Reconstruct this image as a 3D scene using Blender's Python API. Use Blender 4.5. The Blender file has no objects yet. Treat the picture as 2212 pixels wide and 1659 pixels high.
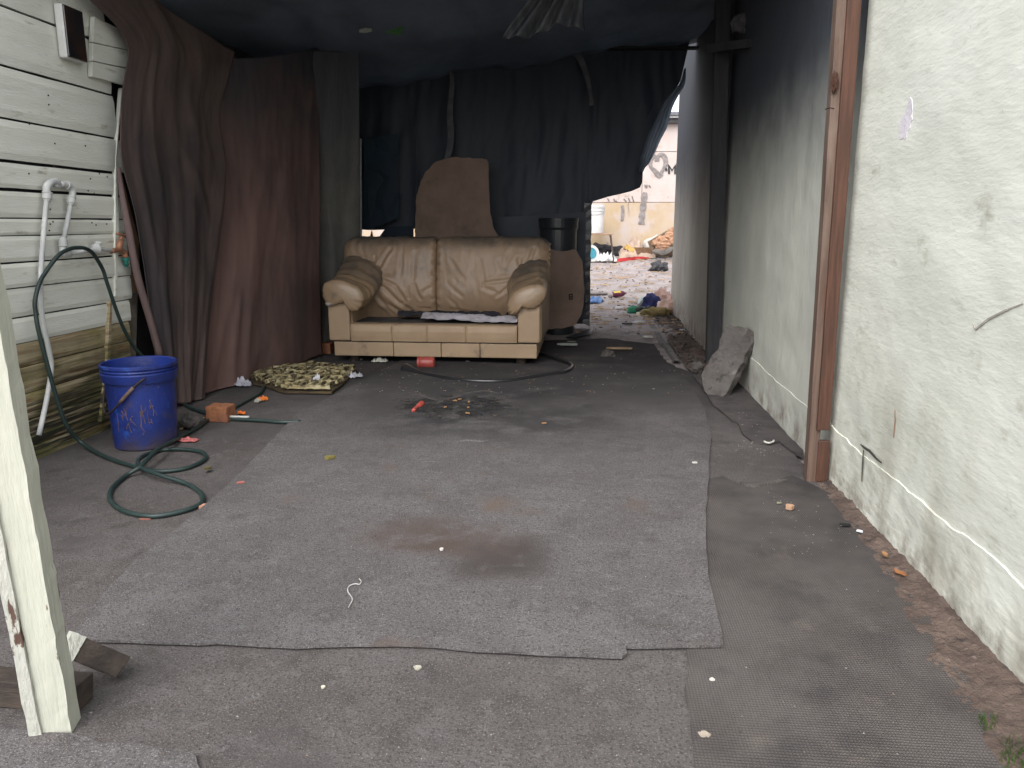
import bpy, bmesh, math, random
from mathutils import Vector, Matrix, noise
random.seed(7)
S = bpy.context.scene
C = S.collection
R = math.radians

# ------------------------------------------------------------------ camera, sky, sun, exposure
FX = 1662.0; PITCH = R(11.71); YAW = R(5.35)
cam_d = bpy.data.cameras.new('camera'); cam = bpy.data.objects.new('camera', cam_d); C.objects.link(cam)
cam.location = (0, 0, 1.0); cam.rotation_euler = (R(90) - PITCH, 0, YAW)
cam_d.sensor_width = 36; cam_d.lens = 36 * FX / 2212; cam_d.clip_end = 500; cam_d.clip_start = 0.05
S.camera = cam
W = bpy.data.worlds.new('World'); S.world = W; W.use_nodes = True
nt = W.node_tree; bg = nt.nodes['Background']
sky = nt.nodes.new('ShaderNodeTexSky'); sky.sky_type = 'NISHITA'; sky.sun_disc = False
sky.sun_elevation = R(50); sky.sun_rotation = R(-165); sky.dust_density = 3; sky.air_density = 1
hs = nt.nodes.new('ShaderNodeHueSaturation'); hs.inputs['Saturation'].default_value = 0.22
nt.links.new(sky.outputs[0], hs.inputs['Color']); nt.links.new(hs.outputs[0], bg.inputs['Color'])
bg.inputs['Strength'].default_value = 0.15
sl = bpy.data.lights.new('sun', 'SUN'); sun = bpy.data.objects.new('sun', sl); C.objects.link(sun)
sl.energy = 0.5; sl.angle = R(40); sl.color = (1, .97, .93)
# direction the light comes from: elevation 58, behind and to the left of the camera
el, az = R(50), R(-165)
sun.rotation_euler = Vector((math.sin(az) * math.cos(el), math.cos(az) * math.cos(el), math.sin(el))).to_track_quat('Z', 'Y').to_euler()
sun.location = (0, -5, 8)
S.view_settings.view_transform = 'Standard'; S.view_settings.look = 'None'
S.view_settings.gamma = 1; S.view_settings.use_curve_mapping = False
S.view_settings.exposure = 1.5
S.render.resolution_x = 1024; S.render.resolution_y = 768

# ------------------------------------------------------------------ turning measured picture points into places
_p, _a = PITCH, YAW
fw = Vector((-math.sin(_a)*math.cos(_p), math.cos(_a)*math.cos(_p), -math.sin(_p)))
rt = Vector((math.cos(_a), math.sin(_a), 0)); upv = rt.cross(fw)
O = Vector((0, 0, 1.0))
def ray(u, v): return fw + rt*((u-1106)/FX) - upv*((v-829.5)/FX)
def G(u, v, z=0.0):
    d = ray(u, v); return O + d*((z-1)/d.z)
def PY(u, v, Y):
    d = ray(u, v); return O + d*(Y/d.y)
def PX(u, v, X):
    d = ray(u, v); return O + d*(X/d.x)
def PP(u, v, p0, n):
    d = ray(u, v); return O + d*((p0-O).dot(n)/d.dot(n))
def gz(x, y):                       # the yard behind rises towards its far wall
    t = min(max((y-8.6)/4.4, 0), 1); return .51*t*(.35+.65*t) if t < 1 else .51
def GT(u, v):
    d = ray(u, v); t = 4.0/d.length
    for i in range(900):
        p = O + d*t
        if p.z < gz(p.x, p.y): return p
        t += .012
    return O + d*t
# crops measured at other scales
def CL(x, y): return ((1200+x/3.016)*.5422, (900+y/3.016)*.5422)
def CR(x, y): return ((1700+x/3.016)*.5422, (900+y/3.016)*.5422)
def C7(x, y): return ((2500+x/2.074)*.5422, (1200+y/2.074)*.5422)
def C6(x, y): return ((2250+x/2.765)*.5422, (850+y/2.765)*.5422)
def C5(x, y): return ((2250+x/2.765)*.5422, (300+y/2.765)*.5422)
def C2(x, y): return (x*.3595, 542.2+y*.3595)
def C1(x, y): return (x*.3595, y*.3595)
def CT(x, y): return ((100+x/3.318)*.5422, (600+y/3.318)*.5422)
def nz(p, s=1.0, seed=0.0): return noise.noise(Vector((p[0]*s+seed, p[1]*s+seed*1.3, p[2]*s-seed)))
def fbm(p, s=1.0, seed=0.0, o=4):
    a, t, f = 1, 0, s
    for i in range(o):
        t += a*nz(p, f, seed+i*7.1); a *= .5; f *= 2.03
    return t
def lerp(a, b, t): return a+(b-a)*t
def interp(pts, x):
    if x <= pts[0][0]: return pts[0][1]
    for (a, b), (c, d) in zip(pts, pts[1:]):
        if x <= c: return lerp(b, d, (x-a)/(c-a) if c > a else 0)
    return pts[-1][1]
def sinterp(pts, x):
    return sum(interp(pts, min(1, max(0, x+k*.018)))*w for k, w in ((-3,1),(-2,2),(-1,3),(0,4),(1,3),(2,2),(3,1)))/16 if .03 < x < .97 else interp(pts, x)
def sstep(a, b, x):
    t = min(max((x-a)/(b-a), 0), 1); return t*t*(3-2*t)

# ------------------------------------------------------------------ materials
def mat(name, c1, c2=None, scale=6, rough=.85, bump=.3, bscale=60, detail=8, stretch=(1,1,1), layers=(), spec=.3,
        metal=0, bdist=.01, transl=0, emit=None, tex=None, bump2=None, lo=.35, hi=.65, alpha=1):
    m = bpy.data.materials.new(name); m.use_nodes = True; n = m.node_tree.nodes; L = m.node_tree.links
    b = n['Principled BSDF']; b.inputs['Roughness'].default_value = rough; b.inputs['Metallic'].default_value = metal
    b.inputs['Specular IOR Level'].default_value = spec
    tc = n.new('ShaderNodeTexCoord')
    def mp(st, loc=(0,0,0)):
        q = n.new('ShaderNodeMapping'); q.inputs['Scale'].default_value = st; q.inputs['Location'].default_value = loc
        L.new(tc.outputs['Object'], q.inputs['Vector']); return q
    def ns(sc, st=(1,1,1), loc=(0,0,0), det=detail, rg=.6):
        t = n.new('ShaderNodeTexNoise'); t.inputs['Scale'].default_value = sc; t.inputs['Detail'].default_value = det
        t.inputs['Roughness'].default_value = rg; L.new(mp(st, loc).outputs[0], t.inputs['Vector']); return t
    def rng(sock, a, c):
        r = n.new('ShaderNodeMapRange'); r.inputs['From Min'].default_value = a; r.inputs['From Max'].default_value = c
        r.interpolation_type = 'SMOOTHSTEP'; L.new(sock, r.inputs['Value']); return r.outputs[0]
    c2 = c2 or tuple(x*.75 for x in c1)
    mx = n.new('ShaderNodeMix'); mx.data_type = 'RGBA'
    mx.inputs[6].default_value = (*c1, 1); mx.inputs[7].default_value = (*c2, 1)
    L.new(rng(ns(scale, stretch).outputs['Fac'], lo, hi), mx.inputs[0]); col = mx.outputs[2]
    k = 0
    for ly in layers:
        k += 1
        c, sc, a, d = ly[:4]; st = ly[4] if len(ly) > 4 and ly[4] else (1,1,1)
        f = rng(ns(sc, st, (k*3.7, k*1.9, k*2.3)).outputs['Fac'], a, d)
        if len(ly) > 5 and ly[5]:        # (axis, from, to): where on the thing this layer lies, dirt and painted shade alike
            for ax_, g0, g1 in ly[5]:
                sp = n.new('ShaderNodeSeparateXYZ'); L.new(tc.outputs['Object'], sp.inputs[0])
                ad = n.new('ShaderNodeMath'); ad.operation = 'MULTIPLY_ADD'
                L.new(ns(5).outputs['Fac'], ad.inputs[0]); kk = .9 if abs(g1-g0) < .75 else .3; ad.inputs[1].default_value = abs(g1-g0)*kk
                sb = n.new('ShaderNodeMath'); sb.operation = 'SUBTRACT'; L.new(sp.outputs[ax_], sb.inputs[0]); sb.inputs[1].default_value = abs(g1-g0)*kk/2
                L.new(sb.outputs[0], ad.inputs[2])
                mu = n.new('ShaderNodeMath'); mu.operation = 'MULTIPLY'
                r = n.new('ShaderNodeMapRange'); r.interpolation_type = 'SMOOTHSTEP'
                r.inputs['From Min'].default_value = min(g0, g1); r.inputs['From Max'].default_value = max(g0, g1)
                if g0 > g1: r.inputs['To Min'].default_value = 1; r.inputs['To Max'].default_value = 0
                L.new(ad.outputs[0], r.inputs['Value'])
                L.new(f, mu.inputs[0]); L.new(r.outputs[0], mu.inputs[1]); f = mu.outputs[0]
        x = n.new('ShaderNodeMix'); x.data_type = 'RGBA'; L.new(f, x.inputs[0]); L.new(col, x.inputs[6])
        x.inputs[7].default_value = (*c, 1); col = x.outputs[2]
    L.new(col, b.inputs['Base Color'])
    if bump:
        bp = n.new('ShaderNodeBump'); bp.inputs['Strength'].default_value = bump; bp.inputs['Distance'].default_value = bdist
        L.new(ns(bscale, stretch, (5,5,5)).outputs['Fac'], bp.inputs['Height'])
        if bump2:
            s2, st2, str2 = bump2
            b2 = n.new('ShaderNodeBump'); b2.inputs['Strength'].default_value = str2; b2.inputs['Distance'].default_value = bdist*2
            L.new(ns(s2, st2, (9,2,5)).outputs['Fac'], b2.inputs['Height']); L.new(b2.outputs[0], bp.inputs['Normal'])
        L.new(bp.outputs[0], b.inputs['Normal'])
    if tex == 'rib':     # woven ribs of the mat
        wv = n.new('ShaderNodeTexWave'); wv.inputs['Scale'].default_value = 38; wv.inputs['Distortion'].default_value = .6
        wv.inputs['Detail'].default_value = 1; wv.bands_direction = 'Y'; L.new(mp((1,1,1)).outputs[0], wv.inputs['Vector'])
        w2 = n.new('ShaderNodeTexWave'); w2.inputs['Scale'].default_value = 46; w2.bands_direction = 'X'; L.new(mp((1,1,1)).outputs[0], w2.inputs['Vector'])
        ml = n.new('ShaderNodeMath'); ml.operation = 'MULTIPLY'; L.new(wv.outputs['Fac'], ml.inputs[0]); L.new(w2.outputs['Fac'], ml.inputs[1])
        b3 = n.new('ShaderNodeBump'); b3.inputs['Strength'].default_value = .55; b3.inputs['Distance'].default_value = .006
        L.new(ml.outputs[0], b3.inputs['Height']); L.new(bp.outputs[0], b3.inputs['Normal']); L.new(b3.outputs[0], b.inputs['Normal'])
        x = n.new('ShaderNodeMix'); x.data_type = 'RGBA'; x.blend_type = 'MULTIPLY'; x.inputs[0].default_value = .45
        L.new(col, x.inputs[6]); cr = n.new('ShaderNodeMapRange'); cr.inputs['To Min'].default_value = .35; cr.inputs['To Max'].default_value = 1.3
        L.new(ml.outputs[0], cr.inputs['Value']); L.new(cr.outputs[0], x.inputs[7]); L.new(x.outputs[2], b.inputs['Base Color'])
    if transl:
        tr = n.new('ShaderNodeBsdfTranslucent'); L.new(col, tr.inputs['Color'])
        ms = n.new('ShaderNodeMixShader'); ms.inputs[0].default_value = transl
        L.new(b.outputs[0], ms.inputs[1]); L.new(tr.outputs[0], ms.inputs[2]); L.new(ms.outputs[0], n['Material Output'].inputs['Surface'])
    return m
_flat = {}
def plain(c, rough=.6, bump=.15, bs=80, metal=0, transl=0):
    k = (c, rough, metal, transl)
    if k not in _flat: _flat[k] = mat('surface', c, tuple(x*.7 for x in c), 25, rough, bump, bs, metal=metal, transl=transl)
    return _flat[k]

BR = (.085,.06,.045)
M = {}
M['rug'] = mat('worn grey felt carpet', (.138,.129,.131), (.104,.095,.094), 3.2, .97, .9, 260, bdist=.006, bump2=(9,(1,1,1),.25), spec=.1, lo=.3, hi=.7,
    layers=[((.088,.08,.078), 11, .48, .72), ((.155,.147,.148), 26, .52, .72), ((.07,.064,.063), 130, .47, .66), ((.25,.243,.248), 230, .53, .68), ((.055,.05,.05), 45, .63, .72), ((.13,.098,.08), 4.1, .58, .8), ((.066,.057,.055), 14, .15, .5, None, [(0,-.52,-.26),(0,-.02,-.20),(1,1.96,2.10),(1,2.38,2.22)]), ((.09,.07,.062), 9, .3, .6, None, [(0,-.85,-.45),(0,-.1,-.4),(1,2.10,2.22),(1,2.52,2.36)]), ((.026,.026,.028), 5, .25, .55, None, [(0,-1.5,-.7),(0,.5,-.2),(1,3.1,4.0),(1,5.4,4.7)]), ((.068,.063,.064), 1.4, .3, .65, None, [(1,2.4,5.0)]), ((.052,.049,.051),2.2,.3,.6,None,[(1,3.4,5.4)])])  # depth-graded layers: soot, plus daylight fading inwards put into the colour
M['carpet'] = mat('dirty brown grey carpet', (.122,.112,.110), (.092,.081,.078), 2.6, .97, .9, 240, bdist=.006, spec=.1, bump2=(8,(1,1,1),.3), lo=.3, hi=.7,
    layers=[((.07,.063,.06), 10, .48, .72), ((.14,.13,.127), 24, .52, .72), ((.062,.056,.054), 120, .47, .66), ((.22,.205,.2), 210, .53, .70), ((.08,.072,.072), 3.3, .5, .8), ((.062,.057,.057), 1.4, .3, .65, None, [(1,2.1,4.4)]), ((.050,.047,.049),2.2,.3,.6,None,[(1,3.4,5.4)])])  # carpet darkens with depth: soot, and the falling daylight painted in
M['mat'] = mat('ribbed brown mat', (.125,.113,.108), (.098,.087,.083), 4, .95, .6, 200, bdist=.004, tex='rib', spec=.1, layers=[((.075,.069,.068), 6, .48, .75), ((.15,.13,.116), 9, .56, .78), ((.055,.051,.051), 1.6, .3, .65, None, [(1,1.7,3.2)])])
M['felt'] = mat('dark felt', (.055,.05,.052), (.08,.072,.07), 9, .95, .7, 200, bdist=.005, spec=.1, layers=[((.16,.15,.14), 160, .6, .75)])
M['dirt'] = mat('trodden dirt', (.36,.32,.315), (.27,.235,.23), 5, .95, .9, 35, bdist=.02, spec=.15, bump2=(11,(1,1,1),.6), layers=[((.3,.28,.27), 60, .6, .72), ((.06,.05,.05), 14, .6, .75), ((.24,.2,.17), 3, .55, .7)])
M['soil'] = mat('brown loose soil', (.15,.11,.09), (.09,.065,.055), 9, .95, .9, 60, bdist=.02, layers=[((.05,.04,.04), 18, .55, .7), ((.24,.19,.16), 40, .6, .75)])
M['plaster'] = mat('cream painted plaster', (.70,.715,.63), (.76,.77,.69), 2.2, .75, .32, 34, bdist=.009, detail=14, stretch=(1,.45,1.6), bump2=(6,(1,.5,1.4),.12),
    layers=[((.47,.47,.39), 7, .58, .74, (1,.7,1.3)), ((.40,.38,.32), 2.2, .66, .8), ((.50,.49,.41), 4, .4, .65, (1,1,.5), [(2,.75,0.1)]), ((.30,.27,.22), 12, .4, .7, None, [(2,.2,0.0)]), ((.42,.34,.27), 30, .70, .76)])
M['plaster_far'] = mat('sooty shaded cream plaster', (.60,.61,.54), (.55,.56,.50), 3, .75, .35, 34, bdist=.008, detail=12, stretch=(1,1,.35), bump2=(6,(1,1,.5),.4),
    layers=[((.46,.45,.39), 6, .55, .8, (1,1,.35)), ((.055,.062,.075), 1.1, .0, .25, (1,1,.6), [(2,.95,1.85)]), ((.28,.23,.2), 9, .42, .7, None, [(2,.22,0.02)])])  # dark upper layer: soot, plus the roof's shade put into the colour
M['plank'] = mat('cream painted plank', (.68,.69,.61), (.74,.75,.68), 3, .7, .5, 24, bdist=.006, detail=12, stretch=(1,.8,9),
    layers=[((.34,.31,.24), 5, .6, .75, (1,1,4)), ((.42,.28,.17), 2.7, .64, .76, (1,.8,2.5)), ((.2,.14,.09), 30, .72, .78)])
M['plank_low'] = mat('weathered mossy plank', (.44,.39,.26), (.33,.25,.15), 5, .85, .35, 30, bdist=.004, detail=12, stretch=(1,.35,14),
    layers=[((.24,.14,.07), 6, .46, .66, (1,.35,9)), ((.20,.185,.06), 3.5, .45, .65, (1,.8,2), [(2,.8,.2)]), ((.10,.10,.04), 5, .45, .62, (1,.5,7), [(2,.6,.05)]), ((.028,.027,.018), 6, .42, .58, (1,.4,10), [(2,.66,.1)])])
M['paint_post'] = mat('chipped cream paint', (.44,.445,.375), (.49,.495,.42), 4, .65, .6, 22, bdist=.006, detail=12, stretch=(5,5,.5),
    layers=[((.11,.065,.045), 7, .655, .68, (3,3,.5)), ((.42,.40,.33), 6, .6, .8)])
M['paint_chip'] = mat('peeling cream paint', (.42,.42,.37), (.48,.48,.43), 6, .7, .9, 26, bdist=.01, detail=12, stretch=(3,3,.8),
    layers=[((.10,.06,.045), 9, .535, .565, (2,2,.7)), ((.36,.33,.27), 14, .6, .75)])
M['redwood'] = mat('red brown planed timber', (.105,.048,.031), (.06,.030,.021), 9, .6, .35, 26, bdist=.004, detail=10, stretch=(6,6,.35), layers=[((.06,.032,.022), 12, .52, .68, (7,7,.3)), ((.35,.2,.1), 6, .75, .79, (7,7,.35))])
M['palewood'] = mat('grey brown rough timber', (.15,.10,.078), (.10,.066,.052), 7, .75, .5, 26, bdist=.004, detail=10, stretch=(6,6,.35), layers=[((.11,.06,.04), 10, .55, .7, (7,7,.35)), ((.2,.15,.12),3,.5,.7,(2,2,.4))])
M['darkpost'] = mat('sooty timber', (.03,.031,.036), (.045,.044,.046), 7, .8, .4, 30, stretch=(3,3,.5))
M['darkwood'] = mat('dark damp timber', (.035,.028,.024), (.065,.05,.04), 8, .8, .5, 30, stretch=(1,3,3))
M['board_brown'] = mat('brown board', (.30,.19,.11), (.19,.11,.06), 6, .75, .4, 24, stretch=(5,5,.5), layers=[((.1,.06,.04), 5, .55, .7, (4,4,.6))])
M['board_grey'] = mat('stained grey board', (.20,.185,.165), (.13,.11,.09), 4, .85, .5, 24, layers=[((.06,.05,.04), 5, .5, .7), ((.09,.055,.035), 8, .62, .7)])
M['dkcloth'] = mat('dark brown cloth', (.080,.060,.056), (.105,.076,.068), 3, .92, .3, 300, bdist=.003, spec=.1, layers=[((.046,.042,.046), 1.5, .45, .75, (1,1,.5))], bump2=(9,(1,1,.4),.12))
M['maroon'] = mat('dusty maroon cloth', (.175,.108,.095), (.135,.088,.080), 2.6, .92, .3, 300, bdist=.003, spec=.1, stretch=(1,1,.6), bump2=(9,(1,1,.4),.12), layers=[((.085,.066,.064), 1.3, .45, .65, (1,1,.6)), ((.062,.058,.064), 1.1, .2, .5, None, [(2,1.2,2.1)])])  # last layer darkens the cloth towards the top
M['greysheet'] = mat('grubby grey sheet', (.115,.112,.10), (.085,.083,.077), 2.5, .9, .3, 260, bdist=.003, spec=.1, bump2=(12,(1,1,.5),.35), layers=[((.07,.073,.08), 1.1, .2, .5, None, [(2,1.2,2.0)])])  # layer darkens the sheet towards its top
M['navy'] = mat('black blue tarpaulin', (.052,.064,.084), (.062,.074,.094), 1.6, .55, .25, 18, spec=.35, bdist=.006, stretch=(1,1,.5), transl=.12, layers=[((.07,.071,.084), 1.7, .58, .8, (1,1,.3))])  # blue tone lifted: smoky haze over the dark back put into the colour
M['roof'] = mat('sooty shade cloth', (.17,.195,.225), (.12,.138,.16), 1.6, .7, .35, 10, spec=.3, bdist=.02, transl=.26, stretch=(1,.5,1), bump2=(4,(1,.4,1),.5))  # raised blue grey carries the haze under the roof
M['tarplight'] = mat('daylit tarpaulin hem', (.30,.36,.42), (.18,.23,.28), 3, .45, .25, 20, spec=.4, transl=.6, stretch=(1,1,.3))  # lighter tarpaulin copy, daylight on the edge painted in
M['blackdark'] = mat('black plastic', (.020,.023,.029), (.028,.032,.038), 4, .35, .2, 20, spec=.5)
M['blueboard'] = mat('dark blue panel', (.03,.055,.08), (.03,.042,.062), 2, .6, .2, 20)
M['card'] = mat('brown cardboard', (.29,.205,.165), (.235,.165,.13), 3.5, .9, .3, 40, bdist=.003, spec=.1, stretch=(1,1,1), bump2=(60,(.05,1,1),.15), layers=[((.15,.11,.09), 4, .56, .8), ((.12,.095,.08), 1.6, .5, .8), ((.24,.18,.13), 9, .68, .8, (.4,1,2))])
M['leather'] = mat('grubby tan leather', (.345,.235,.15), (.30,.207,.135), 4, .42, .35, 70, bdist=.003, spec=.55, bump2=(14,(1,1,1),.3),
    layers=[((.20,.15,.11), 6, .5, .8), ((.12,.10,.08), 6, .58, .85), ((.085,.077,.068), 5, .2, .6, None, [(2,.78,.92)]), ((.42,.33,.24), 9, .68, .85)])
M['leather_pad'] = mat('grubby tan leather pad', (.345,.24,.15), (.295,.207,.13), 4, .36, .4, 60, bdist=.003, spec=.6, bump2=(18,(1,.4,1),.4),
    layers=[((.17,.13,.10), 7, .5, .8), ((.095,.083,.072), 5, .2, .65, None, [(1,.10,.32)]), ((.12,.10,.085), 9, .6, .85)])
M['panel'] = mat('tan leather panel', (.39,.28,.18), (.33,.235,.15), 3, .5, .3, 60, bdist=.003, spec=.45, bump2=(10,(1,1,1),.2), layers=[((.20,.145,.10), 8, .57, .75), ((.13,.09,.065), 30, .68, .76)])
M['seatdark'] = mat('sooty seat cloth', (.055,.052,.052), (.09,.085,.082), 8, .9, .5, 120, layers=[((.14,.13,.12), 6, .6, .72)])
M['yardlow'] = mat('yellowed wall sheet', (.40,.30,.18), (.44,.35,.265), 1.6, .8, .3, 20, stretch=(1.5,1,.7), layers=[((.44,.375,.34), 2, .48, .62), ((.17,.135,.12), 3.2, .60, .72, (2,1,.3)), ((.22,.155,.085), 6, .58, .72, None, [(2,.75,.0)])])
M['yardhigh'] = mat('pink white wall sheet', (.46,.385,.355), (.49,.43,.405), 3, .8, .3, 20, stretch=(1,1,.7), layers=[((.36,.28,.24), 7, .56, .72), ((.2,.175,.165), 5, .66, .76)])
M['concrete'] = mat('sooty concrete', (.115,.105,.10), (.075,.066,.062), 6, .95, 1, 40, bdist=.012, layers=[((.19,.175,.16), 9, .58, .72), ((.04,.037,.036), 14, .56, .7)])
M['pvc'] = mat('painted white pipe', (.56,.57,.55), (.42,.43,.43), 14, .5, .4, 30, stretch=(1,1,.4), layers=[((.25,.25,.25), 22, .62, .7, (1,1,.5)), ((.16,.12,.09), 25, .72, .78)])
M['copper'] = mat('weathered copper brass', (.42,.20,.12), (.30,.15,.095), 20, .5, .3, 60, metal=.35)
M['hose'] = mat('dark green hose', (.012,.026,.025), (.018,.036,.032), 20, .5, .3, 300, spec=.5, bdist=.002, layers=[((.035,.048,.045), 18, .62, .8)])
M['blue'] = mat('scuffed blue plastic', (.012,.030,.19), (.010,.021,.12), 7, .42, .2, 60, spec=.5, layers=[((.014,.08,.36), 11, .6, .72), ((.07,.055,.06), 6, .6, .75), ((.19,.12,.10), 32, .66, .71, (2,2,.7)), ((.05,.04,.05), 5, .4, .62, None, [(2,.12,0.)])])
M['brick'] = mat('orange brown brick', (.30,.125,.06), (.20,.085,.05), 14, .9, .8, 60, bdist=.006, layers=[((.1,.05,.035), 18, .58, .7), ((.38,.22,.12), 25, .64, .74)])
M['foam'] = mat('grimy cream plastic', (.46,.41,.25), (.30,.245,.13), 14, .8, .6, 50, bdist=.008, layers=[((.06,.045,.025), 19, .45, .58), ((.13,.1,.05), 9, .58, .7)])
M['red'] = mat('red plastic', (.40,.075,.06), (.30,.055,.045), 16, .4, .15, 40, spec=.5, layers=[((.2,.05,.04), 20, .64, .75)])
M['blackhose'] = mat('black rubber pipe', (.014,.015,.017), (.022,.022,.025), 12, .28, .2, 60, spec=.6)
M['glass'] = mat('dark reddish cover', (.035,.018,.014), (.012,.013,.015), 6, .18, .1, 10, spec=.7)
M['whiteplastic'] = mat('white plastic', (.62,.62,.60), (.50,.50,.49), 7, .5, .15, 20)

# ------------------------------------------------------------------ object helpers
def empty(name, loc, label, cat, group=None, kind=None):
    o = bpy.data.objects.new(name, None); C.objects.link(o); o.location = loc; o.empty_display_size = .05
    o['label'] = label; o['category'] = cat
    if group: o['group'] = group
    return o
def wloc(o):
    v = Vector((0,0,0))
    while o: v += o.location; o = o.parent
    return v
def mk(name, V, Fc, m, parent=None, smooth=False, label=None, cat=None, group=None, kind=None, loc=None, sub=0, bev=0):
    V = [Vector(v) for v in V]
    if loc is None:
        if parent is not None: loc = wloc(parent)
        else:
            n = len(V); loc = Vector((sum(v.x for v in V)/n, sum(v.y for v in V)/n, min(v.z for v in V)))
    loc = Vector(loc)
    me = bpy.data.meshes.new(name); me.from_pydata([v-loc for v in V], [], Fc); me.update()
    o = bpy.data.objects.new(name, me); C.objects.link(o)
    if parent is not None:
        o.parent = parent; o.location = loc-wloc(parent)
    else: o.location = loc
    if smooth: me.polygons.foreach_set('use_smooth', [True]*len(me.polygons))
    for mm in (m if isinstance(m, (list, tuple)) else [m]): me.materials.append(mm)
    bm = bmesh.new(); bm.from_mesh(me); bmesh.ops.recalc_face_normals(bm, faces=bm.faces); bm.to_mesh(me); bm.free()
    if bev:
        b = o.modifiers.new('bevel', 'BEVEL'); b.width = bev; b.segments = 2; b.limit_method = 'ANGLE'
    if sub:
        s = o.modifiers.new('sub', 'SUBSURF'); s.levels = sub; s.render_levels = sub
    if label: o['label'] = label
    if cat: o['category'] = cat
    if group: o['group'] = group
    if kind: o['kind'] = kind
    return o
class MB:
    def __init__(s): s.V = []; s.F = []
    def add(s, V, Fc):
        k = len(s.V); s.V += [Vector(v) for v in V]; s.F += [tuple(i+k for i in f) for f in Fc]; return s
    def box(s, a, b):
        a, b = Vector(a), Vector(b)
        V = [(x,y,z) for z in (a.z,b.z) for y in (a.y,b.y) for x in (a.x,b.x)]
        return s.add(V, [(0,2,3,1),(4,5,7,6),(0,1,5,4),(2,6,7,3),(0,4,6,2),(1,3,7,5)])
    def bar(s, p, q, w, d, side=None, n=1, jag=0, w2=None):
        """a beam from p to q, w wide along side, d deep"""
        p, q = Vector(p), Vector(q); ax = (q-p).normalized()
        side = Vector(side) if side else Vector((1,0,0)); side = (side-ax*side.dot(ax)).normalized(); up = ax.cross(side)
        V = []; Fc = []
        for i in range(n+1):
            c = p.lerp(q, i/n); ww = lerp(w, w2 if w2 else w, i/n)
            for (a, b) in ((-1,-1),(1,-1),(1,1),(-1,1)):
                j = jag if 0 < i < n else jag*3
                V.append(c+side*(a*ww/2+random.uniform(-jag,jag)*.6)+up*(b*d/2+random.uniform(-jag,jag)*.4)+ax*(random.uniform(-j,j) if i in (0,n) else 0))
            if i: 
                k = (i-1)*4
                for e in range(4): Fc.append((k+e, k+(e+1)%4, k+4+(e+1)%4, k+4+e))
        Fc.append((3,2,1,0)); k = n*4; Fc.append((k,k+1,k+2,k+3))
        return s.add(V, Fc)
    def tube(s, pts, r, seg=10, cap=True, taper=None):
        pts = [Vector(p) for p in pts]; V = []; Fc = []; n = len(pts)
        t0 = (pts[1]-pts[0]).normalized(); nrm = t0.orthogonal().normalized()
        for i, p in enumerate(pts):
            t = (pts[min(i+1,n-1)]-pts[max(i-1,0)]).normalized()
            nrm = (nrm-t*nrm.dot(t)).normalized(); bn = t.cross(nrm)
            rr = r[i] if isinstance(r, (list,tuple)) else r
            for k in range(seg):
                a = 2*math.pi*k/seg; V.append(p+nrm*(rr*math.cos(a))+bn*(rr*math.sin(a)))
            if i:
                for k in range(seg): Fc.append(((i-1)*seg+k, (i-1)*seg+(k+1)%seg, i*seg+(k+1)%seg, i*seg+k))
        if cap: Fc.append(tuple(range(seg-1,-1,-1))); Fc.append(tuple((n-1)*seg+k for k in range(seg)))
        return s.add(V, Fc)
    def lathe(s, prof, c, ax=(0,0,1), seg=32, cap=True):
        c = Vector(c); ax = Vector(ax).normalized(); x = ax.orthogonal().normalized(); y = ax.cross(x); V = []; Fc = []
        for i, (r, h) in enumerate(prof):
            for k in range(seg):
                a = 2*math.pi*k/seg; V.append(c+ax*h+x*(r*math.cos(a))+y*(r*math.sin(a)))
            if i:
                for k in range(seg): Fc.append(((i-1)*seg+k, (i-1)*seg+(k+1)%seg, i*seg+(k+1)%seg, i*seg+k))
        if cap:
            Fc.append(tuple(range(seg-1,-1,-1))); k = (len(prof)-1)*seg; Fc.append(tuple(k+j for j in range(seg)))
        return s.add(V, Fc)
    def obj(s, name, m, parent=None, **kw): return mk(name, s.V, s.F, m, parent, **kw)
def spline(pts, n=8):
    P = [Vector(p) for p in pts]; out = []
    for i in range(len(P)-1):
        a = P[i-1] if i else P[i]*2-P[i+1]; b, c = P[i], P[i+1]; d = P[i+2] if i+2 < len(P) else c*2-b
        for k in range(n):
            t = k/n; out.append(.5*((2*b)+(c-a)*t+(2*a-5*b+4*c-d)*t*t+(3*b-a-3*c+d)*t**3))
    out.append(P[-1]); return out
def grid(fn, nu, nv):
    V = [fn(i/nu, j/nv) for j in range(nv+1) for i in range(nu+1)]
    Fc = [(j*(nu+1)+i, j*(nu+1)+i+1, (j+1)*(nu+1)+i+1, (j+1)*(nu+1)+i) for j in range(nv) for i in range(nu)]
    return V, Fc
def jagged(pts, step, amp, closed=True, seed=0):
    """outline with extra uneven points"""
    out = []; n = len(pts)
    for i in range(n if closed else n-1):
        a, b = Vector(pts[i]), Vector(pts[(i+1)%n]); L = (b-a).length; k = max(1, int(L/step))
        for j in range(k):
            p = a.lerp(b, j/k); out.append(p+Vector((nz(p, 9, seed), nz(p, 9, seed+5), 0))*amp+Vector((nz(p, 60, seed), nz(p, 60, seed+5), 0))*amp*.5)
    return out
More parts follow.
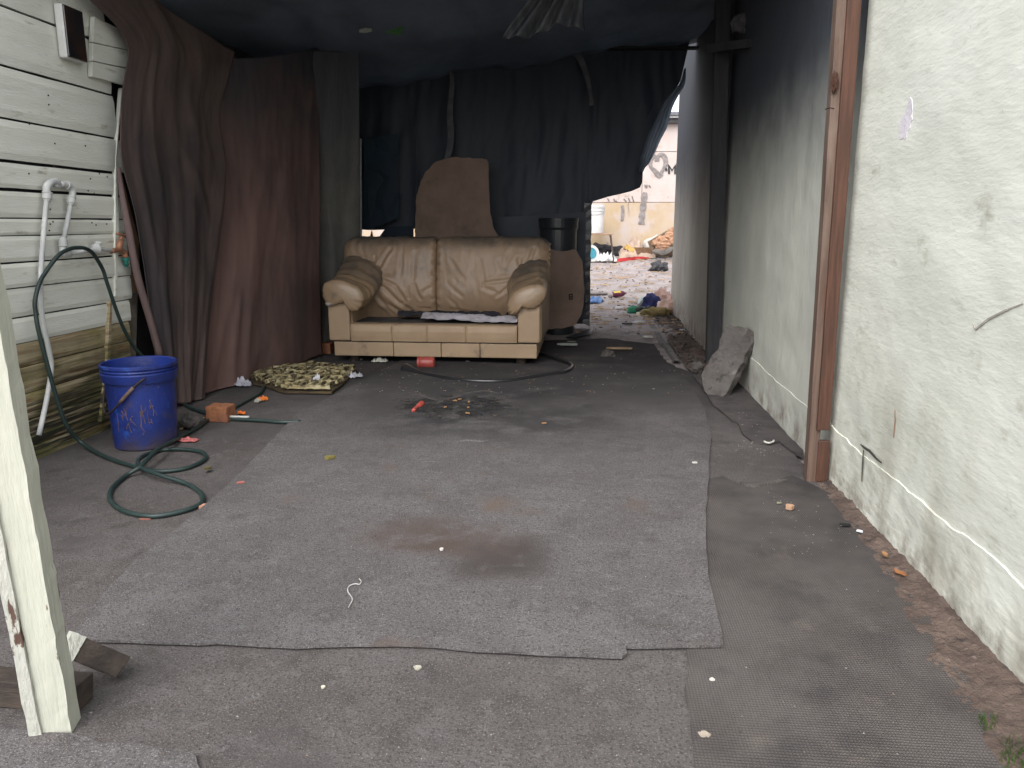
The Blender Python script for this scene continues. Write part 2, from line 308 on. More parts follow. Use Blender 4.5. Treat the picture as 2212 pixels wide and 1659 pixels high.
def plate(name, pts, nrm, th, m, parent=None, subd=0, disp=0, dscale=8, bevel=0, **kw):
    """solid plate: a flat outline given thickness th along -nrm, optionally roughened"""
    nrm = Vector(nrm).normalized(); bm = bmesh.new()
    vs = [bm.verts.new(Vector(p)) for p in pts]; f = bm.faces.new(vs)
    if f.normal.dot(nrm) < 0: f.normal_flip()
    r = bmesh.ops.extrude_face_region(bm, geom=[f])
    for e in r['geom']:
        if isinstance(e, bmesh.types.BMVert): e.co -= nrm*th
    bmesh.ops.recalc_face_normals(bm, faces=bm.faces)
    bmesh.ops.triangulate(bm, faces=[f for f in bm.faces if len(f.verts) > 4])
    if subd:
        for _ in range(subd):
            L = sorted(e.calc_length() for e in bm.edges); big = [e for e in bm.edges if e.calc_length() > L[-1]*.45]
            bmesh.ops.subdivide_edges(bm, edges=big, cuts=1); bmesh.ops.triangulate(bm, faces=[f for f in bm.faces if len(f.verts) > 4])
    if disp:
        bm.normal_update()
        for v in bm.verts: v.co += v.normal*disp*fbm(v.co, dscale, 3)
    V = [v.co.copy() for v in bm.verts]; bm.verts.index_update(); Fc = [tuple(v.index for v in f.verts) for f in bm.faces]; bm.free()
    return mk(name, V, Fc, m, parent, bev=bevel, **kw)
def lump(name, c, size, m, parent=None, seed=0, amp=.35, sc=2.2, rotz=0, sub=3, flat=0, **kw):
    bm = bmesh.new(); bmesh.ops.create_icosphere(bm, subdivisions=sub, radius=1); V = []
    Rm = Matrix.Rotation(rotz, 3, 'Z')
    for v in bm.verts:
        p = v.co.copy(); p = p*(1+amp*fbm(p, sc, seed, 3))
        p = Vector((p.x*size[0], p.y*size[1], p.z*size[2]))
        if flat and p.z < -size[2]*flat: p.z = -size[2]*flat
        V.append(Vector(c)+Rm@p)
    bm.verts.index_update(); Fc = [tuple(v.index for v in f.verts) for f in bm.faces]; bm.free()
    return mk(name, V, Fc, m, parent, **kw)
def crumple(name, c, size, m, parent=None, seed=0, rotz=0, n=22, amp=1.0, **kw):
    """a crumpled sheet lying on something: creased, uneven rim"""
    c = Vector(c); V = []
    Rm = Matrix.Rotation(rotz, 3, 'Z')
    def f(s, t):
        a = (s-.5)*2; b = (t-.5)*2
        k = 1-.22*abs(nz((a*2, b*2, seed), 1, seed))-.12*(abs(a*b))
        x = a*k; y = b*k+.25*nz((a, b, 0), 1.3, seed)
        r = 1-abs(1-2*abs(fbm((x, y, 0), 1.6, seed+2, 4)))
        edge = max(abs(a), abs(b))
        z = (.15+.85*abs(fbm((x*1.2, y*2.4, 1), 1.5, seed, 4))*1.6*amp)*(1-edge**6*.7)
        return c+Rm@Vector((x*size[0]/2, y*size[1]/2, z*size[2]))
    V, Fc = grid(f, n, n)
    o = mk(name, V, Fc, m, parent, smooth=True, **kw)
    s = o.modifiers.new('thick', 'SOLIDIFY'); s.thickness = .002
    return o
def ribbon(pts, w, nrm, th=.003, off=0):
    """flat strip along a path, lying in the plane with normal nrm"""
    pts = [Vector(p) for p in pts]; nrm = Vector(nrm).normalized(); mb = MB(); V = []; Fc = []
    n = len(pts)
    for i, p in enumerate(pts):
        t = (pts[min(i+1,n-1)]-pts[max(i-1,0)]).normalized(); s_ = t.cross(nrm).normalized()
        ww = (w(i/(n-1)) if callable(w) else w)/2
        V += [p-s_*ww, p+s_*ww, p+s_*ww+nrm*th, p-s_*ww+nrm*th]
        if i:
            k = (i-1)*4
            for e in range(4): Fc.append((k+e, k+(e+1)%4, k+4+(e+1)%4, k+4+e))
    Fc += [(3,2,1,0), tuple(4*(n-1)+e for e in range(4))]
    return mb.add(V, Fc)

# ================================================================== GROUND
def soot(x, y): return 0
def ground_fn(s, t):
    y = -6+ (t**1.6)*34 if t < 1 else 28; x = -16+s*32
    return Vector((x, y, gz(x, y)-.02))
V, Fc = grid(ground_fn, 40, 60)
mk('ground', V, Fc, M['dirt'], kind='structure', loc=(0,0,0))
# rougher trodden yard surface where it can be seen
def yard_fn(s, t):
    y = lerp(6.7, 13.2, t); x = lerp(-.9, 2.0, s); e = min(1, min(s, 1-s)*12, min(t, 1-t)*14)
    z = gz(x, y)-.012+e*(.012+.016*fbm((x, y, 0), 2.2, 1)+.012*abs(fbm((x, y, 0), 11, 4, 3)))
    return Vector((x, y, z))
V, Fc = grid(yard_fn, 130, 260)
mk('yard_dirt', V, Fc, M['dirt'], smooth=True, kind='structure', loc=(0,7,0))

def sheet(name, pts, z, th, m, label, cat, step=.05, amp=.006, seed=0, und=0.0):
    P = jagged([(p[0], p[1], 0) for p in pts], step, amp, seed=seed)
    P = [Vector((p.x, p.y, z+th)) for p in P]
    o = plate(name, P, (0,0,1), th, m, label=label, cat=cat, loc=(0,0,0))
    return o
# old carpet over the whole lane
sheet('carpet', [(-2.5,.3),(.99,.3),(.99,.9),(.93,1.3),(.9,1.75),(.9,2.4),(.95,3.0),(.95,5.0),(.80,5.1),(.62,5.7),(.60,6.6),(.2,6.9),(-.4,6.7),(-2.5,6.9)], -.006, .006, M['carpet'],
      'old brown grey carpet covering the lane floor from wall to wall under the other mats', 'carpet', amp=.02)
rug = [(150,1393),(215,1392),(320,1396),(430,1400),(470,1396),(560,1403),(640,1407),(758,1402),(860,1402),(946,1405),(1027,1414),(1100,1418),(1189,1422.5),(1343,1428),(1354,1420),(1351,1405.5),(1380,1406),(1460,1405),(1564,1403.6),
       (1545,1320),(1529,1246),(1526,1190),(1523.5,1138),(1530,1046),(1531,1000),(1536,951),(1533,925),(1520,886),(1502,854.5),(1481,820.6),(1440,790),(1150,790),(870,780),(640,900),(524,1023),(480,1065),(368,1161),(300,1212),(215,1300)]
rp = [G(u, v) for u, v in rug]
sheet('rug', rp, .006, .007, M['rug'], 'large grey felt rug with a dark stain, laid over the middle of the floor', 'rug', step=.04, amp=.004)
# lifted curled lip along the front edge of the rug
mat_pts = [(1500,1660),(1480,1430),(1500,1200),(1505,1040),(1560,1030),(1602,1047),(1650,1048),(1712,1028),(1740,1040),(1800,1070),(1850,1115),(1905,1185),(1945,1235),(1985,1300),(2035,1380),(2085,1465),(2140,1550),(2190,1640),(2215,1700),(1500,1720)]
sheet('ribbed_mat', [G(*p) for p in mat_pts], .0005, .0025, M['mat'], 'brown ribbed mat running beside the right-hand wall in the foreground', 'mat', amp=.012, seed=3)
felt = [C7(*p) for p in [(540,630),(590,690),(640,740),(700,860),(760,910),(820,960),(860,1000),(905,1012),(930,1060),(950,1110),(1000,1150),(1040,1178),(1100,1185),(1160,1190),(1250,1172),(1320,1230),(1380,1270),(1450,1300),(1450,1245),(1330,1130),(1180,960),(1050,800),(960,700),(880,620),(700,560)]]
sheet('felt_strip', [G(*p) for p in felt], .001, .010, M['felt'], 'torn dark felt strip on the floor against the wall behind the brown post', 'mat', step=.03, amp=.006, seed=5)
corner = [(-120,1575),(0,1578),(80,1588),(150,1592),(190,1600),(215,1612),(300,1616),(420,1638),(450,1700),(-120,1720)]
sheet('carpet_offcut', [G(*p) for p in corner], .001, .007, M['rug'], 'bluish grey carpet offcut in the bottom left corner before the painted post', 'carpet', step=.03, amp=.008, seed=8)
# wrinkle and tear lines, raised lips of carpet
def lip(name, px, w, h, m, label, cat, z=.012):
    p = spline([G(u, v, z) for u, v in px], 5)
    mb = MB(); V = []; Fc = []; n = len(p)
    for i, q in enumerate(p):
        t = (p[min(i+1,n-1)]-p[max(i-1,0)]).normalized(); s_ = Vector((-t.y, t.x, 0)); k = math.sin(math.pi*i/(n-1))**.5
        hh = h*k*(.6+.6*abs(nz(q, 14)))
        V += [q+s_*w*.8*k, q+s_*w*.1*k+Vector((0,0,hh)), q-s_*w*.2*k+Vector((0,0,hh*.6)), q-s_*w*.22*k-Vector((0,0,.004))]
        if i:
            a = (i-1)*4
            for e in range(3): Fc.append((a+e, a+e+1, a+5+e, a+4+e))
    mb.add(V, Fc); return mb.obj(name, m, label=label, cat=cat, smooth=True)
lip('carpet_tear', [(830,873),(880,855),(905,853),(940,865),(975,862),(1010,850),(1050,845),(1085,852)], .05, .012, M['felt'], 'torn charred carpet lip along the top of the burnt patch', 'carpet tear')
lip('carpet_tear', [(905,1000),(925,997),(950,999)], .02, .005, M['rug'], 'tiny crease in the rug below the burnt patch', 'carpet tear')
lip('carpet_tear', [(985,955),(1010,952),(1040,954),(1058,952)], .03, .008, M['rug'], 'short torn carpet crease below the burnt patch', 'carpet tear')
lip('carpet_tear', C7 and [C7(*p) for p in [(930,1490),(990,1520),(1060,1525),(1130,1510),(1200,1500),(1320,1470)]], .05, .014, M['mat'], 'curled torn mat edge on the floor near the foot of the brown post', 'carpet tear', z=.006)
lip('carpet_tear', [(975,893),(1000,889),(1040,886),(1075,882)], .03, .008, M['felt'], 'thin charred carpet tear at the lower right of the burnt patch', 'carpet tear')
# burnt patch
def burnt(s, t):
    a = s*2*math.pi; r = t*(1+.45*nz((math.cos(a), math.sin(a), 0), 1.7, 2)+.35*nz((math.cos(a), math.sin(a), 0), 5, 2)+.2*nz((math.cos(a), math.sin(a), 0), 13, 2))
    c = G(985, 875, .0145); x = c.x+r*.31*math.cos(a); y = c.y+r*.21*math.sin(a)
    return Vector((x, y, .0145+(1-t)*.007*(1+abs(fbm((x, y, 0), 22, 1, 3))*1.6)))
V, Fc = grid(burnt, 72, 14)
M['ash'] = mat('charred ash', (.011,.011,.012), (.026,.025,.025), 22, .95, 1, 90, bdist=.01, layers=[((.06,.056,.055), 9, .5, .65), ((.09,.085,.08), 70, .6, .7)])
mk('burnt_patch', V, Fc, M['ash'], smooth=True, label='black charred patch of ash burnt into the rug in front of the sofa', cat='ash')
# damp stain of the rug: a thin soaked film of its own outline
M['stain'] = mat('damp stain', (.085,.075,.074), (.12,.105,.10), 14, .9, .9, 240, bdist=.006, spec=.15, layers=[((.055,.048,.048), 110, .45, .7)])
st = [(770,1200),(800,1188),(850,1180),(895,1168),(940,1155),(1000,1160),(1040,1170),(1090,1172),(1150,1180),(1195,1178),(1217,1195),(1210,1220),(1170,1230),(1120,1255),(1065,1280),(1020,1275),(1030,1255),(985,1240),(945,1222),(880,1222),(820,1215)]
M['stain2'] = M['stain']
# (the stain itself is part of the rug's felt, see the rug's own material below)

# soil along the right wall
def strip_soil(s, t):
    y = lerp(.55, 3.0, t); xl = interp([(.5,.74),(1.2,.80),(1.5,.80),(1.75,.83),(2.0,.88),(2.4,.92),(3.0,.95)], y); x = lerp(xl-.03, .99, s)
    return Vector((x, y, -.004+.012*s+.014*abs(fbm((x, y, 0), 9, 3, 4))*min(1, s*5)+.010*abs(fbm((x, y, 0), 30, 5, 2))*min(1, s*5)))
V, Fc = grid(strip_soil, 30, 240)
mk('soil_strip', V, Fc, M['soil'], smooth=True, kind='structure', loc=(0,0,0))
def far_soil(s, t):
    y = lerp(4.95, 9.1, t); x = lerp(.74, 1.08, s) if y > 5.4 else lerp(.8, 1.05, s)
    return Vector((x, y, -.004+.02*s+.035*abs(fbm((x, y, 0), 6, 3, 4))*min(1, s*4, (1-t)*20, t*20)))
V, Fc = grid(far_soil, 30, 220)
mk('loose_soil', V, Fc, M['soil'], smooth=True, kind='structure', loc=(0,0,0))
# low concrete kerb strip beyond the felt
kp = spline([G(*C6(*p)) for p in [(890,1140),(935,1210),(1000,1290),(1060,1400),(1130,1470),(1190,1560),(1240,1640)]], 8)
mb = MB(); V = []; Fc = []
for i, q in enumerate(kp):
    t = (kp[min(i+1,len(kp)-1)]-kp[max(i-1,0)]).normalized(); s_ = Vector((-t.y, t.x, 0))
    w = .026*(1+.5*nz(q, 5)); h = .014*(1+.8*nz(q, 9, 3))
    V += [q-s_*w*1.2-Vector((0,0,.01)), q-s_*w*.8+Vector((0,0,h)), q+s_*w*.7+Vector((0,0,h*.9)), q+s_*w*1.1-Vector((0,0,.01))]
    if i:
        a = (i-1)*4
        for e in range(3): Fc.append((a+e, a+e+1, a+5+e, a+4+e))
M['kerb'] = mat('pale worn concrete', (.20,.19,.19), (.12,.11,.11), 8, .9, .9, 40)
mk('kerb', V, Fc, M['kerb'], label='low broken concrete kerb strip on the ground leading out to the yard', cat='kerb')

M['board_far'] = mat('sooty shaded painted board', (.42,.40,.345), (.36,.34,.30), 3, .8, .3, 30, detail=12, stretch=(1,1,.3),
    layers=[((.27,.24,.20), 5, .5, .8, (1,1,.25)), ((.05,.056,.068), 1.1, 0, .25, (1,1,.5), [(2,.65,1.75)]), ((.17,.13,.11), 9, .3, .7, None, [(2,.35,0.02)])])  # boards darken upwards: smoke soot and roof shade both painted in
# ================================================================== RIGHT WALL
rw = empty('plaster_wall', (.97, 3, 0), 'long cream painted plaster wall along the right side of the lane', 'wall')
def wx(y): return interp([(0,.972),(3.4,.99),(5.9,1.0),(9.1,1.05)], y)
def wall_part(name, y0, y1, z0, z1, out, m, amp, nu, nv, rag=False):
    def f(s, t):
        y = lerp(y0, y1, s); z = lerp(z0, z1, t)
        zz = z
        if rag and t == 1: zz += .012*fbm((y, 0, 0), 5, 2, 4)
        return Vector((wx(y)-out-amp*fbm((y*1.0, z*1.6, 0), 2.6, 6, 5), y, zz))
    V, Fc = grid(f, nu, nv)
    if rag:     # lip back to the wall, on top of the plinth
        k = len(V); top = V[-(nu+1):]
        for v in top: V.append(Vector((wx(v.y)+.01, v.y, v.z+.004)))
        b = k-(nu+1)
        Fc += [(b+i, b+i+1, k+i+1, k+i) for i in range(nu)]
    return mk(name, V, Fc, m, rw, smooth=not rag)
wall_part('wall_face', .4, 3.06, .19, 3.1, 0, M['plaster'], .005, 160, 150)
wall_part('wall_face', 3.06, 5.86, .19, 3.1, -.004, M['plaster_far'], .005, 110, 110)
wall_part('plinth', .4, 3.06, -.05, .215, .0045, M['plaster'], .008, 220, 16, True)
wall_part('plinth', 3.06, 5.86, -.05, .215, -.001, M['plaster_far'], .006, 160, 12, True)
# farther sheet-clad stretch: two boards with an open joint, and the wall's end
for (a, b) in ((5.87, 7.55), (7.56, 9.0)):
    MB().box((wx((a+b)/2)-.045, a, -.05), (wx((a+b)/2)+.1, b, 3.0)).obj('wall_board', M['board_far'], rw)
MB().box((.99, .4, -.05), (1.25, 9.0, 3.12)).obj('wall_core', M['plaster_far'], rw) if False else None
MB().box((1.06, .3, 3.1), (1.3, 9.0, 3.16)).obj('wall_cap', M['plaster'], rw)
MB().box((1.07, .3, -.05), (1.28, 8.98, 3.1)).obj('wall_core', M['plaster'], rw)
# bare patch, scratches and chips in the near wall
def on_wall(u, v, off=.014):
    X = wx(2)
    for _ in range(4):
        p = PX(u, v, X); X = wx(p.y)-off-.005*fbm((p.y, p.z*1.6, 0), 2.6, 6, 5)
    return PX(u, v, X)
pt = [(1965,210),(1969,214),(1970,224),(1971,236),(1969,250),(1971,258),(1967,266),(1965,277),(1960,284),(1957,297),(1954,302),(1951,297),(1947,301),(1942,299),(1944,288),(1941,276),(1945,262),(1949,250),(1955,244),(1958,232),(1962,221)]
plate('bare_patch', [on_wall(*q, .0015) for q in pt], (-1,0,0), .010, mat('bare lilac white plaster', (.74,.70,.75), (.68,.64,.68), 20, .8, .3, 60), rw)
for nm, pp in (('crack', [(1860,960),(1866,966),(1880,975),(1893,990),(1905,1000)]), ('crack', [(1866,972),(1864,1000),(1862,1040)]),):
    ribbon([on_wall(u, v, .008) for u, v in pp], lambda t: .004+.006*math.sin(math.pi*t), (-1,0,0), .002).obj(nm, plain((.09,.08,.07), .9), rw)
for pp in ([(1934,885),(1935,905),(1933,925),(1931,945)], [(2103,700),(2108,712),(2135,690),(2170,672),(2212,655)], [(2040,1220),(2046,1210),(2056,1198)]):
    ribbon([on_wall(u, v, .001) for u, v in pp], lambda t: .002+.004*math.sin(math.pi*t), (-1,0,0), .002).obj('scratch', plain((.33,.20,.15) if pp[0][0] != 2103 else (.45,.42,.38), .9), rw)

# brown timber post in front of the wall
tb = G(1748, 1036); tp = empty('timber_post', tb, 'red brown timber post with a broken foot standing against the right wall', 'post')
Yp = tb.y
mb = MB().bar(PY(1750,1037,Yp), PY(1823,-90,Yp), .042, .05, n=14, jag=.0012); mb.obj('rough_side', M['palewood'], tp, bev=.002)
mb = MB().bar(PY(1774.5,925,Yp-.012), PY(1848,-90,Yp-.012), .048, .055, n=14, jag=.0008); mb.obj('batten', M['redwood'], tp, bev=.003)
mb = MB().bar(PY(1771.5,1036,Yp-.008), PY(1777.5,951,Yp-.008), .046, .052, n=3, jag=.002); mb.obj('foot_block', M['redwood'], tp, bev=.004)
lump('knot', PY(1803,178,Yp-.035), (.012,.012,.035), plain((.07,.032,.022), .9), tp, seed=3)
MB().tube([PY(1783,236,Yp-.03), PY(1793,233,Yp-.05), PY(1802,235,Yp-.045)], .002, 6).obj('nail', plain((.06,.035,.03), .5, metal=.5), tp)
# sooty post farther in
db = Vector((.945, 5.66, 0)); dp = empty('sooty_post', db, 'black soot covered post halfway along the right wall behind the concrete slab', 'post')
MB().bar(db+Vector((0,0,-.02)), PY(1562,-20,db.y), .098, .08, n=8, jag=.0015).obj('shaft', M['darkpost'], dp, bev=.004)
MB().bar(PY(1530,105,db.y-.04), PY(1640,92,db.y-.5), .05, .05, side=(0,0,1)).obj('bracket', M['darkpost'], dp)
lump('rag', PY(1605,50,db.y-.2), (.07,.03,.06), plain((.09,.085,.09), .95), dp, seed=12)

# ================================================================== LEFT TIMBER SHACK WALL
XL = -2.35
sh = empty('timber_shack', (XL, 3, 0), 'cream painted timber plank wall of the shack on the left', 'shack')
zb = [2.12,1.864,1.63,1.42,1.256,1.138,1.025,.954,.845,.74,.617,.51,.41,.295,.18,.065,-.03]
yend = [3.83,3.83,3.84,3.86,3.84,3.83,3.83,3.83,3.83,3.83,3.80,3.78,3.76,3.74,3.72,3.70,3.68]
for i in range(len(zb)-1):
    z1, z0 = zb[i], zb[i+1]; gap = [.011,.010,.012,.007,.018,.008,.005,.005,.007,.006,.003,.003,.004,.003,.003,.003][i]
    ye = yend[i]; m = M['plank'] if z0 > .5 else M['plank_low']
    dx = random.uniform(-.004,.004); tilt = random.uniform(-.003,.003)
    def f(s, t, z0=z0, z1=z1):
        y = lerp(.9, ye, s); z = lerp(z0+gap/2, z1-gap/2, t)+tilt*(s-.5)
        e = .005 if t in (0,1) else 0
        zz = z+(.0018*nz((y*6, i, 0), 1, 2) if t in (0,1) else 0)
        return Vector((XL+dx-e+.002*fbm((y, z*5, i), 2, 1, 3), y, zz))
    V, Fc = grid(f, 60, 6)
    o = mk('plank', V, Fc, m, sh, smooth=False, loc=(XL, 2.4, 0))
    sd = o.modifiers.new('thick', 'SOLIDIFY'); sd.thickness = .022; sd.offset = -1 if True else 1
# added dark sheets: one darkens the plank gaps, one blocks light behind the curtain
MB().box((XL-.14, .9, -.02), (XL-.06, 3.9, 2.12)).obj('gap_darkening_sheet', M['darkpost'], sh)
MB().box((XL-.14, 3.9, -.02), (XL-.10, 7.6, 2.7)).obj('light_block_panel', M['darkpost'], sh)
MB().box((XL-.3, .9, 2.12), (XL+.02, 3.5, 2.16)).obj('top_plate', M['darkwood'], sh)
# nail heads
k = 0
nails = [(63,268),(105,226),(104,206),(184,315),(214,375),(116,360),(108,452),(195,386),(231,382),(97,405),(203,418),(114,479),(198,481),(207,486),(108,484),(106,498),(230,484),(118,310),(62,375),(190,412)]
for (u, v) in nails:
    p = PX(u, v, XL+.006)
    MB().lathe([(.0035,0),(.0035,.003)], p, (1,0,0), 8).obj('nail', plain((.07,.05,.04), .7), sh)
# boarded hatch patch near the top right of the wall
hat = [(201,92,0),(204,36,0)]
def hatch(u0, v0, u1, v1, u2, v2, u3, v3):
    return [PX(u, v, XL+.024) for u, v in ((u0,v0),(u1,v1),(u2,v2),(u3,v3))]
for (a, b, c, d) in (((204,36),(296,80),(292,111),(201,91)), ((201,93),(292,113),(290,150),(200,131)), ((200,133),(289,152),(279,186),(199,165))):
    plate('hatch_board', [PX(a[0], a[1], XL+.026), PX(b[0], b[1], XL+.026), PX(c[0], c[1], XL+.026), PX(d[0], d[1], XL+.026)], (1,0,0), .022, M['plank'], sh, bevel=.002)
# worn corner boards past the end of the planks
cb = lambda nm, pts, m, X=XL-.012, th=.02: plate(nm, [PX(u, v, X) for u, v in pts], (1,0,0), th, m, sh, bevel=.002)
cb('corner_board', [(249,365),(262,372),(300,520),(305,632),(252,636),(249,480)], M['board_brown'])
cb('cover_board', [(240,644),(298,632),(294,775),(258,905),(228,905),(240,700)], M['board_grey'])
cb('corner_batten', [(263,190),(266,190),(256,300),(252,345),(258,480),(253,640),(249,640),(250,345)], M['plank'], XL+.006)
cb('corner_batten', [(238,650),(243,650),(238,800),(226,910),(219,912),(231,790)], M['plank_low'], XL+.012)

# box on the wall
bp0 = PX(119, 5, XL+.0); bx = empty('meter_box', PX(150, 128, XL), 'white wall box with a dark reddish window high on the plank wall', 'meter box')
y0, y1 = PX(141,60,XL+.05).y, PX(181,60,XL+.05).y; zt, zbm = PX(141,8,XL+.05).z, PX(141,122,XL+.05).z
MB().box((XL+.004, y0, zbm), (XL+.046, y1+.004, zt)).obj('housing', M['whiteplastic'], bx, bev=.008)
MB().box((XL+.04, y0+.003, zbm+.004), (XL+.053, y1+.001, zt-.004)).obj('window', M['glass'], bx, bev=.005)

# pipes and tap
pw = empty('water_pipe', PX(88, 930, XL+.03), 'white painted water pipe bent over like a crook on the plank wall, with its tap', 'pipe')
XP = XL+.035
def pp_(pts, X=XP): return [PX(u, v, X) for u, v in pts]
r0 = .0105
MB().tube(spline(pp_([(102,425),(99,450),(93,520),(88,596),(89,661),(94,700),(106,758),(111,794),(102,858),(84,940)]), 5), r0, 12).obj('riser', M['pvc'], pw, smooth=True)
MB().tube(pp_([(153,432),(151,450),(145,482),(138,516)]), r0, 12).obj('drop_pipe', M['pvc'], pw, smooth=True)
MB().tube(spline(pp_([(101,418),(101,404),(107,396),(118,392),(125,396)]), 5), .0155, 12).obj('elbow', M['pvc'], pw, smooth=True)
MB().tube(spline(pp_([(155,428),(157,414),(153,405),(144,399),(130,398)]), 5), .0145, 12).obj('elbow', M['pvc'], pw, smooth=True)
MB().tube(pp_([(118,400),(134,403)]), .010, 10).obj('link', M['pvc'], pw, smooth=True)
MB().tube(spline(pp_([(137,528),(136,543),(139,549),(150,548)]), 5), .0155, 12).obj('elbow', M['pvc'], pw, smooth=True)
def coupling(u, v, du, dv, r=.019, h=.035):
    c = PX(u, v, XP); d = (PX(u+du, v+dv, XP)-c).normalized()
    MB().lathe([(r*.75,-h*.7),(r*.8,-h*.45),(r,-h*.42),(r*.98,h*.3),(r*1.1,h*.32),(r*1.1,h*.45),(r*.8,h*.5)], c, d, 14).obj('coupling', M['pvc'], pw)
coupling(102,423,.5,-10); coupling(153,432,.7,-10); coupling(136,524,.7,10); coupling(146,400,-8,-1.2, .017,.02)
MB().tube(pp_([(148,548),(196,541),(214,536),(228,540),(248,542)]), .0095, 10).obj('branch_pipe', M['pvc'], pw, smooth=True)
c = PX(207,538,XP); MB().lathe([(.012,-.03),(.020,-.01),(.026,0),(.026,.008),(.013,.012)], c, (PX(220,534,XP)-c), 14).obj('flange', M['pvc'], pw)
MB().lathe([(.010,0),(.016,.006),(.016,.016),(.010,.02)], PX(211,530,XP), (.3,0,1), 12).obj('stop_knob', M['pvc'], pw)
tap = MB()
tap.tube(spline(pp_([(240,543),(252,540),(260,541),(268,545),(271,556)]), 4), [.012]*9+[.0135]*8, 12)
tap.tube(pp_([(256,540),(259,527),(261,519)]), [.017,.017,.014], 12)
tap.tube(pp_([(261,519),(262,511)]), .0095, 10)
tap.tube(spline(pp_([(252,505),(262,506),(270,511),(278,516)]), 3), .0065, 8)
to = tap.obj('tap', M['copper'], pw, smooth=True)
c = PX(271,557,XP); MB().lathe([(.017,0),(.017,.016),(.012,.017),(.012,.030),(.014,.031),(.008,.042),(.008,.048)], c, (0,0,-1), 14).obj('hose_connector', plain((.02,.17,.14), .45), pw)

# pole leaning beside the curtain
pl = spline([PX(256,362,-2.30), PX(266,431,-2.295), PX(279,503,-2.29), PX(297,596,-2.285), PX(323,686,-2.27), PX(346,770,-2.25)], 6)
MB().tube(pl, [.010+.009*min(1, i/12) for i in range(len(pl))], 10).obj('pole', mat('dusty pinkish pole', (.15,.105,.10), (.10,.07,.066), 6, .85, .4, 30, stretch=(2,2,.3)), label='dusty pinkish brown pole leaning between the plank wall and the dark curtain', cat='pole', smooth=True)

# ================================================================== CURTAINS
def cloth(name, left, right, topc, botc, Xl, Xr, m, label, nu, nv, fold, bell=0):
    """left/right/top/bottom outlines in picture points, hung in an upright plane"""
    def f(s, t):
        lu, lv = sinterp([(a, b) for a, b, c in left], t), sinterp([(a, c) for a, b, c in left], t)
        ru, rv = sinterp([(a, b) for a, b, c in right], t), sinterp([(a, c) for a, b, c in right], t)
        tu, tv = sinterp([(a, b) for a, b, c in topc], s), sinterp([(a, c) for a, b, c in topc], s)
        bu, bv = sinterp([(a, b) for a, b, c in botc], s), sinterp([(a, c) for a, b, c in botc], s)
        l0, r0_ = (left[0][1], left[0][2]), (right[0][1], right[0][2]); l1, r1 = (left[-1][1], left[-1][2]), (right[-1][1], right[-1][2])
        u = (1-s)*lu+s*ru+(1-t)*tu+t*bu-((1-s)*(1-t)*l0[0]+s*(1-t)*r0_[0]+(1-s)*t*l1[0]+s*t*r1[0])
        v = (1-s)*lv+s*rv+(1-t)*tv+t*bv-((1-s)*(1-t)*l0[1]+s*(1-t)*r0_[1]+(1-s)*t*l1[1]+s*t*r1[1])
        X = lerp(Xl, Xr, s); p = PX(u, v, X)
        d = fold(s, t); p = p+Vector((d, -abs(d)*.2, 0))
        if p.z < .012: p.z = .012+.01*abs(nz(p, 8))
        return p
    V, Fc = grid(f, nu, nv)
    o = mk(name, V, Fc, m, smooth=True, label=label, cat='curtain')
    sd = o.modifiers.new('thick', 'SOLIDIFY'); sd.thickness = .003
    return o
def cr(s, t, a, b, w, d):
    """crease from a to b in cloth coordinates"""
    ax, ay = a; bx_, by = b; L2 = (bx_-ax)**2+(by-ay)**2; k = max(0, min(1, ((s-ax)*(bx_-ax)+(t-ay)*(by-ay))/L2))
    q = (s-ax-k*(bx_-ax))**2+(t-ay-k*(by-ay))**2; return .38*d*math.exp(-q/(w*w*3.2))*math.sin(math.pi*min(1, max(.05, .1+.85*k)))
def fold_m(s, t):
    env = .35+.65*t
    d = .007*env*math.sin(15*s+2.5*t+2*nz((s*2, t*1.5, 0), 1, 4))+.002*env*math.sin(37*s-3*t+3*nz((s*3, t*2, 1), 1, 2))
    d += .018*fbm((s*3, t*1.4, 0), 1.2, 9, 4)
    # folds gathered at a knot and a tuck near the bottom
    for a, b, w, q in (((.33,.52),(.16,.98),.022,.035), ((.36,.5),(.30,.98),.02,.03), ((.40,.56),(.42,.98),.02,.028), ((.45,.35),(.35,.55),.02,-.02), ((.03,.0),(.6,.16),.03,.03), ((.55,.86),(.40,.99),.03,.03), ((.55,.86),(.75,.99),.03,.03), ((.25,.05),(.60,.0),.02,.02), ((.75,.1),(.62,.6),.03,.016), ((.9,.05),(.86,.95),.02,.02)):
        d += cr(s, t, a, b, w, q)
    return d
cloth('maroon_curtain', [(0,430,60),(.5,440,470),(1,415,866)], [(0,694,100),(.3,690,300),(.7,690,560),(1,700,772)],
      [(0,430,60),(.25,500,126),(.5,570,124),(.8,650,112),(1,694,100)], [(0,415,866),(.2,470,852),(.45,540,836),(.7,610,800),(1,700,772)], -2.275, -2.0, M['maroon'], 'dusty maroon cloth curtain hanging down to the floor left of the sofa', 150, 150, fold_m)
def fold_d(s, t):
    env = .5+.5*t
    d = .03+.006*env*math.sin(19*s+4*t+2.4*nz((s*2, t*2, 0), 1, 7))+.0015*math.sin(45*s+5*t)*env+.014*fbm((s*3, t*2, 0), 1.3, 3, 4)
    for a, b, w, q in (((.45,.05),(.55,.42),.03,.03), ((.3,.12),(.35,.7),.02,.02), ((.55,.36),(.9,.60),.018,.03), ((.5,.05),(.75,.35),.02,.022), ((.2,.1),(.1,.9),.025,.02), ((.1,.5),(.35,.98),.03,.03), ((.6,.1),(.5,.9),.02,-.02)):
        d += cr(s, t, a, b, w, q)
    return d
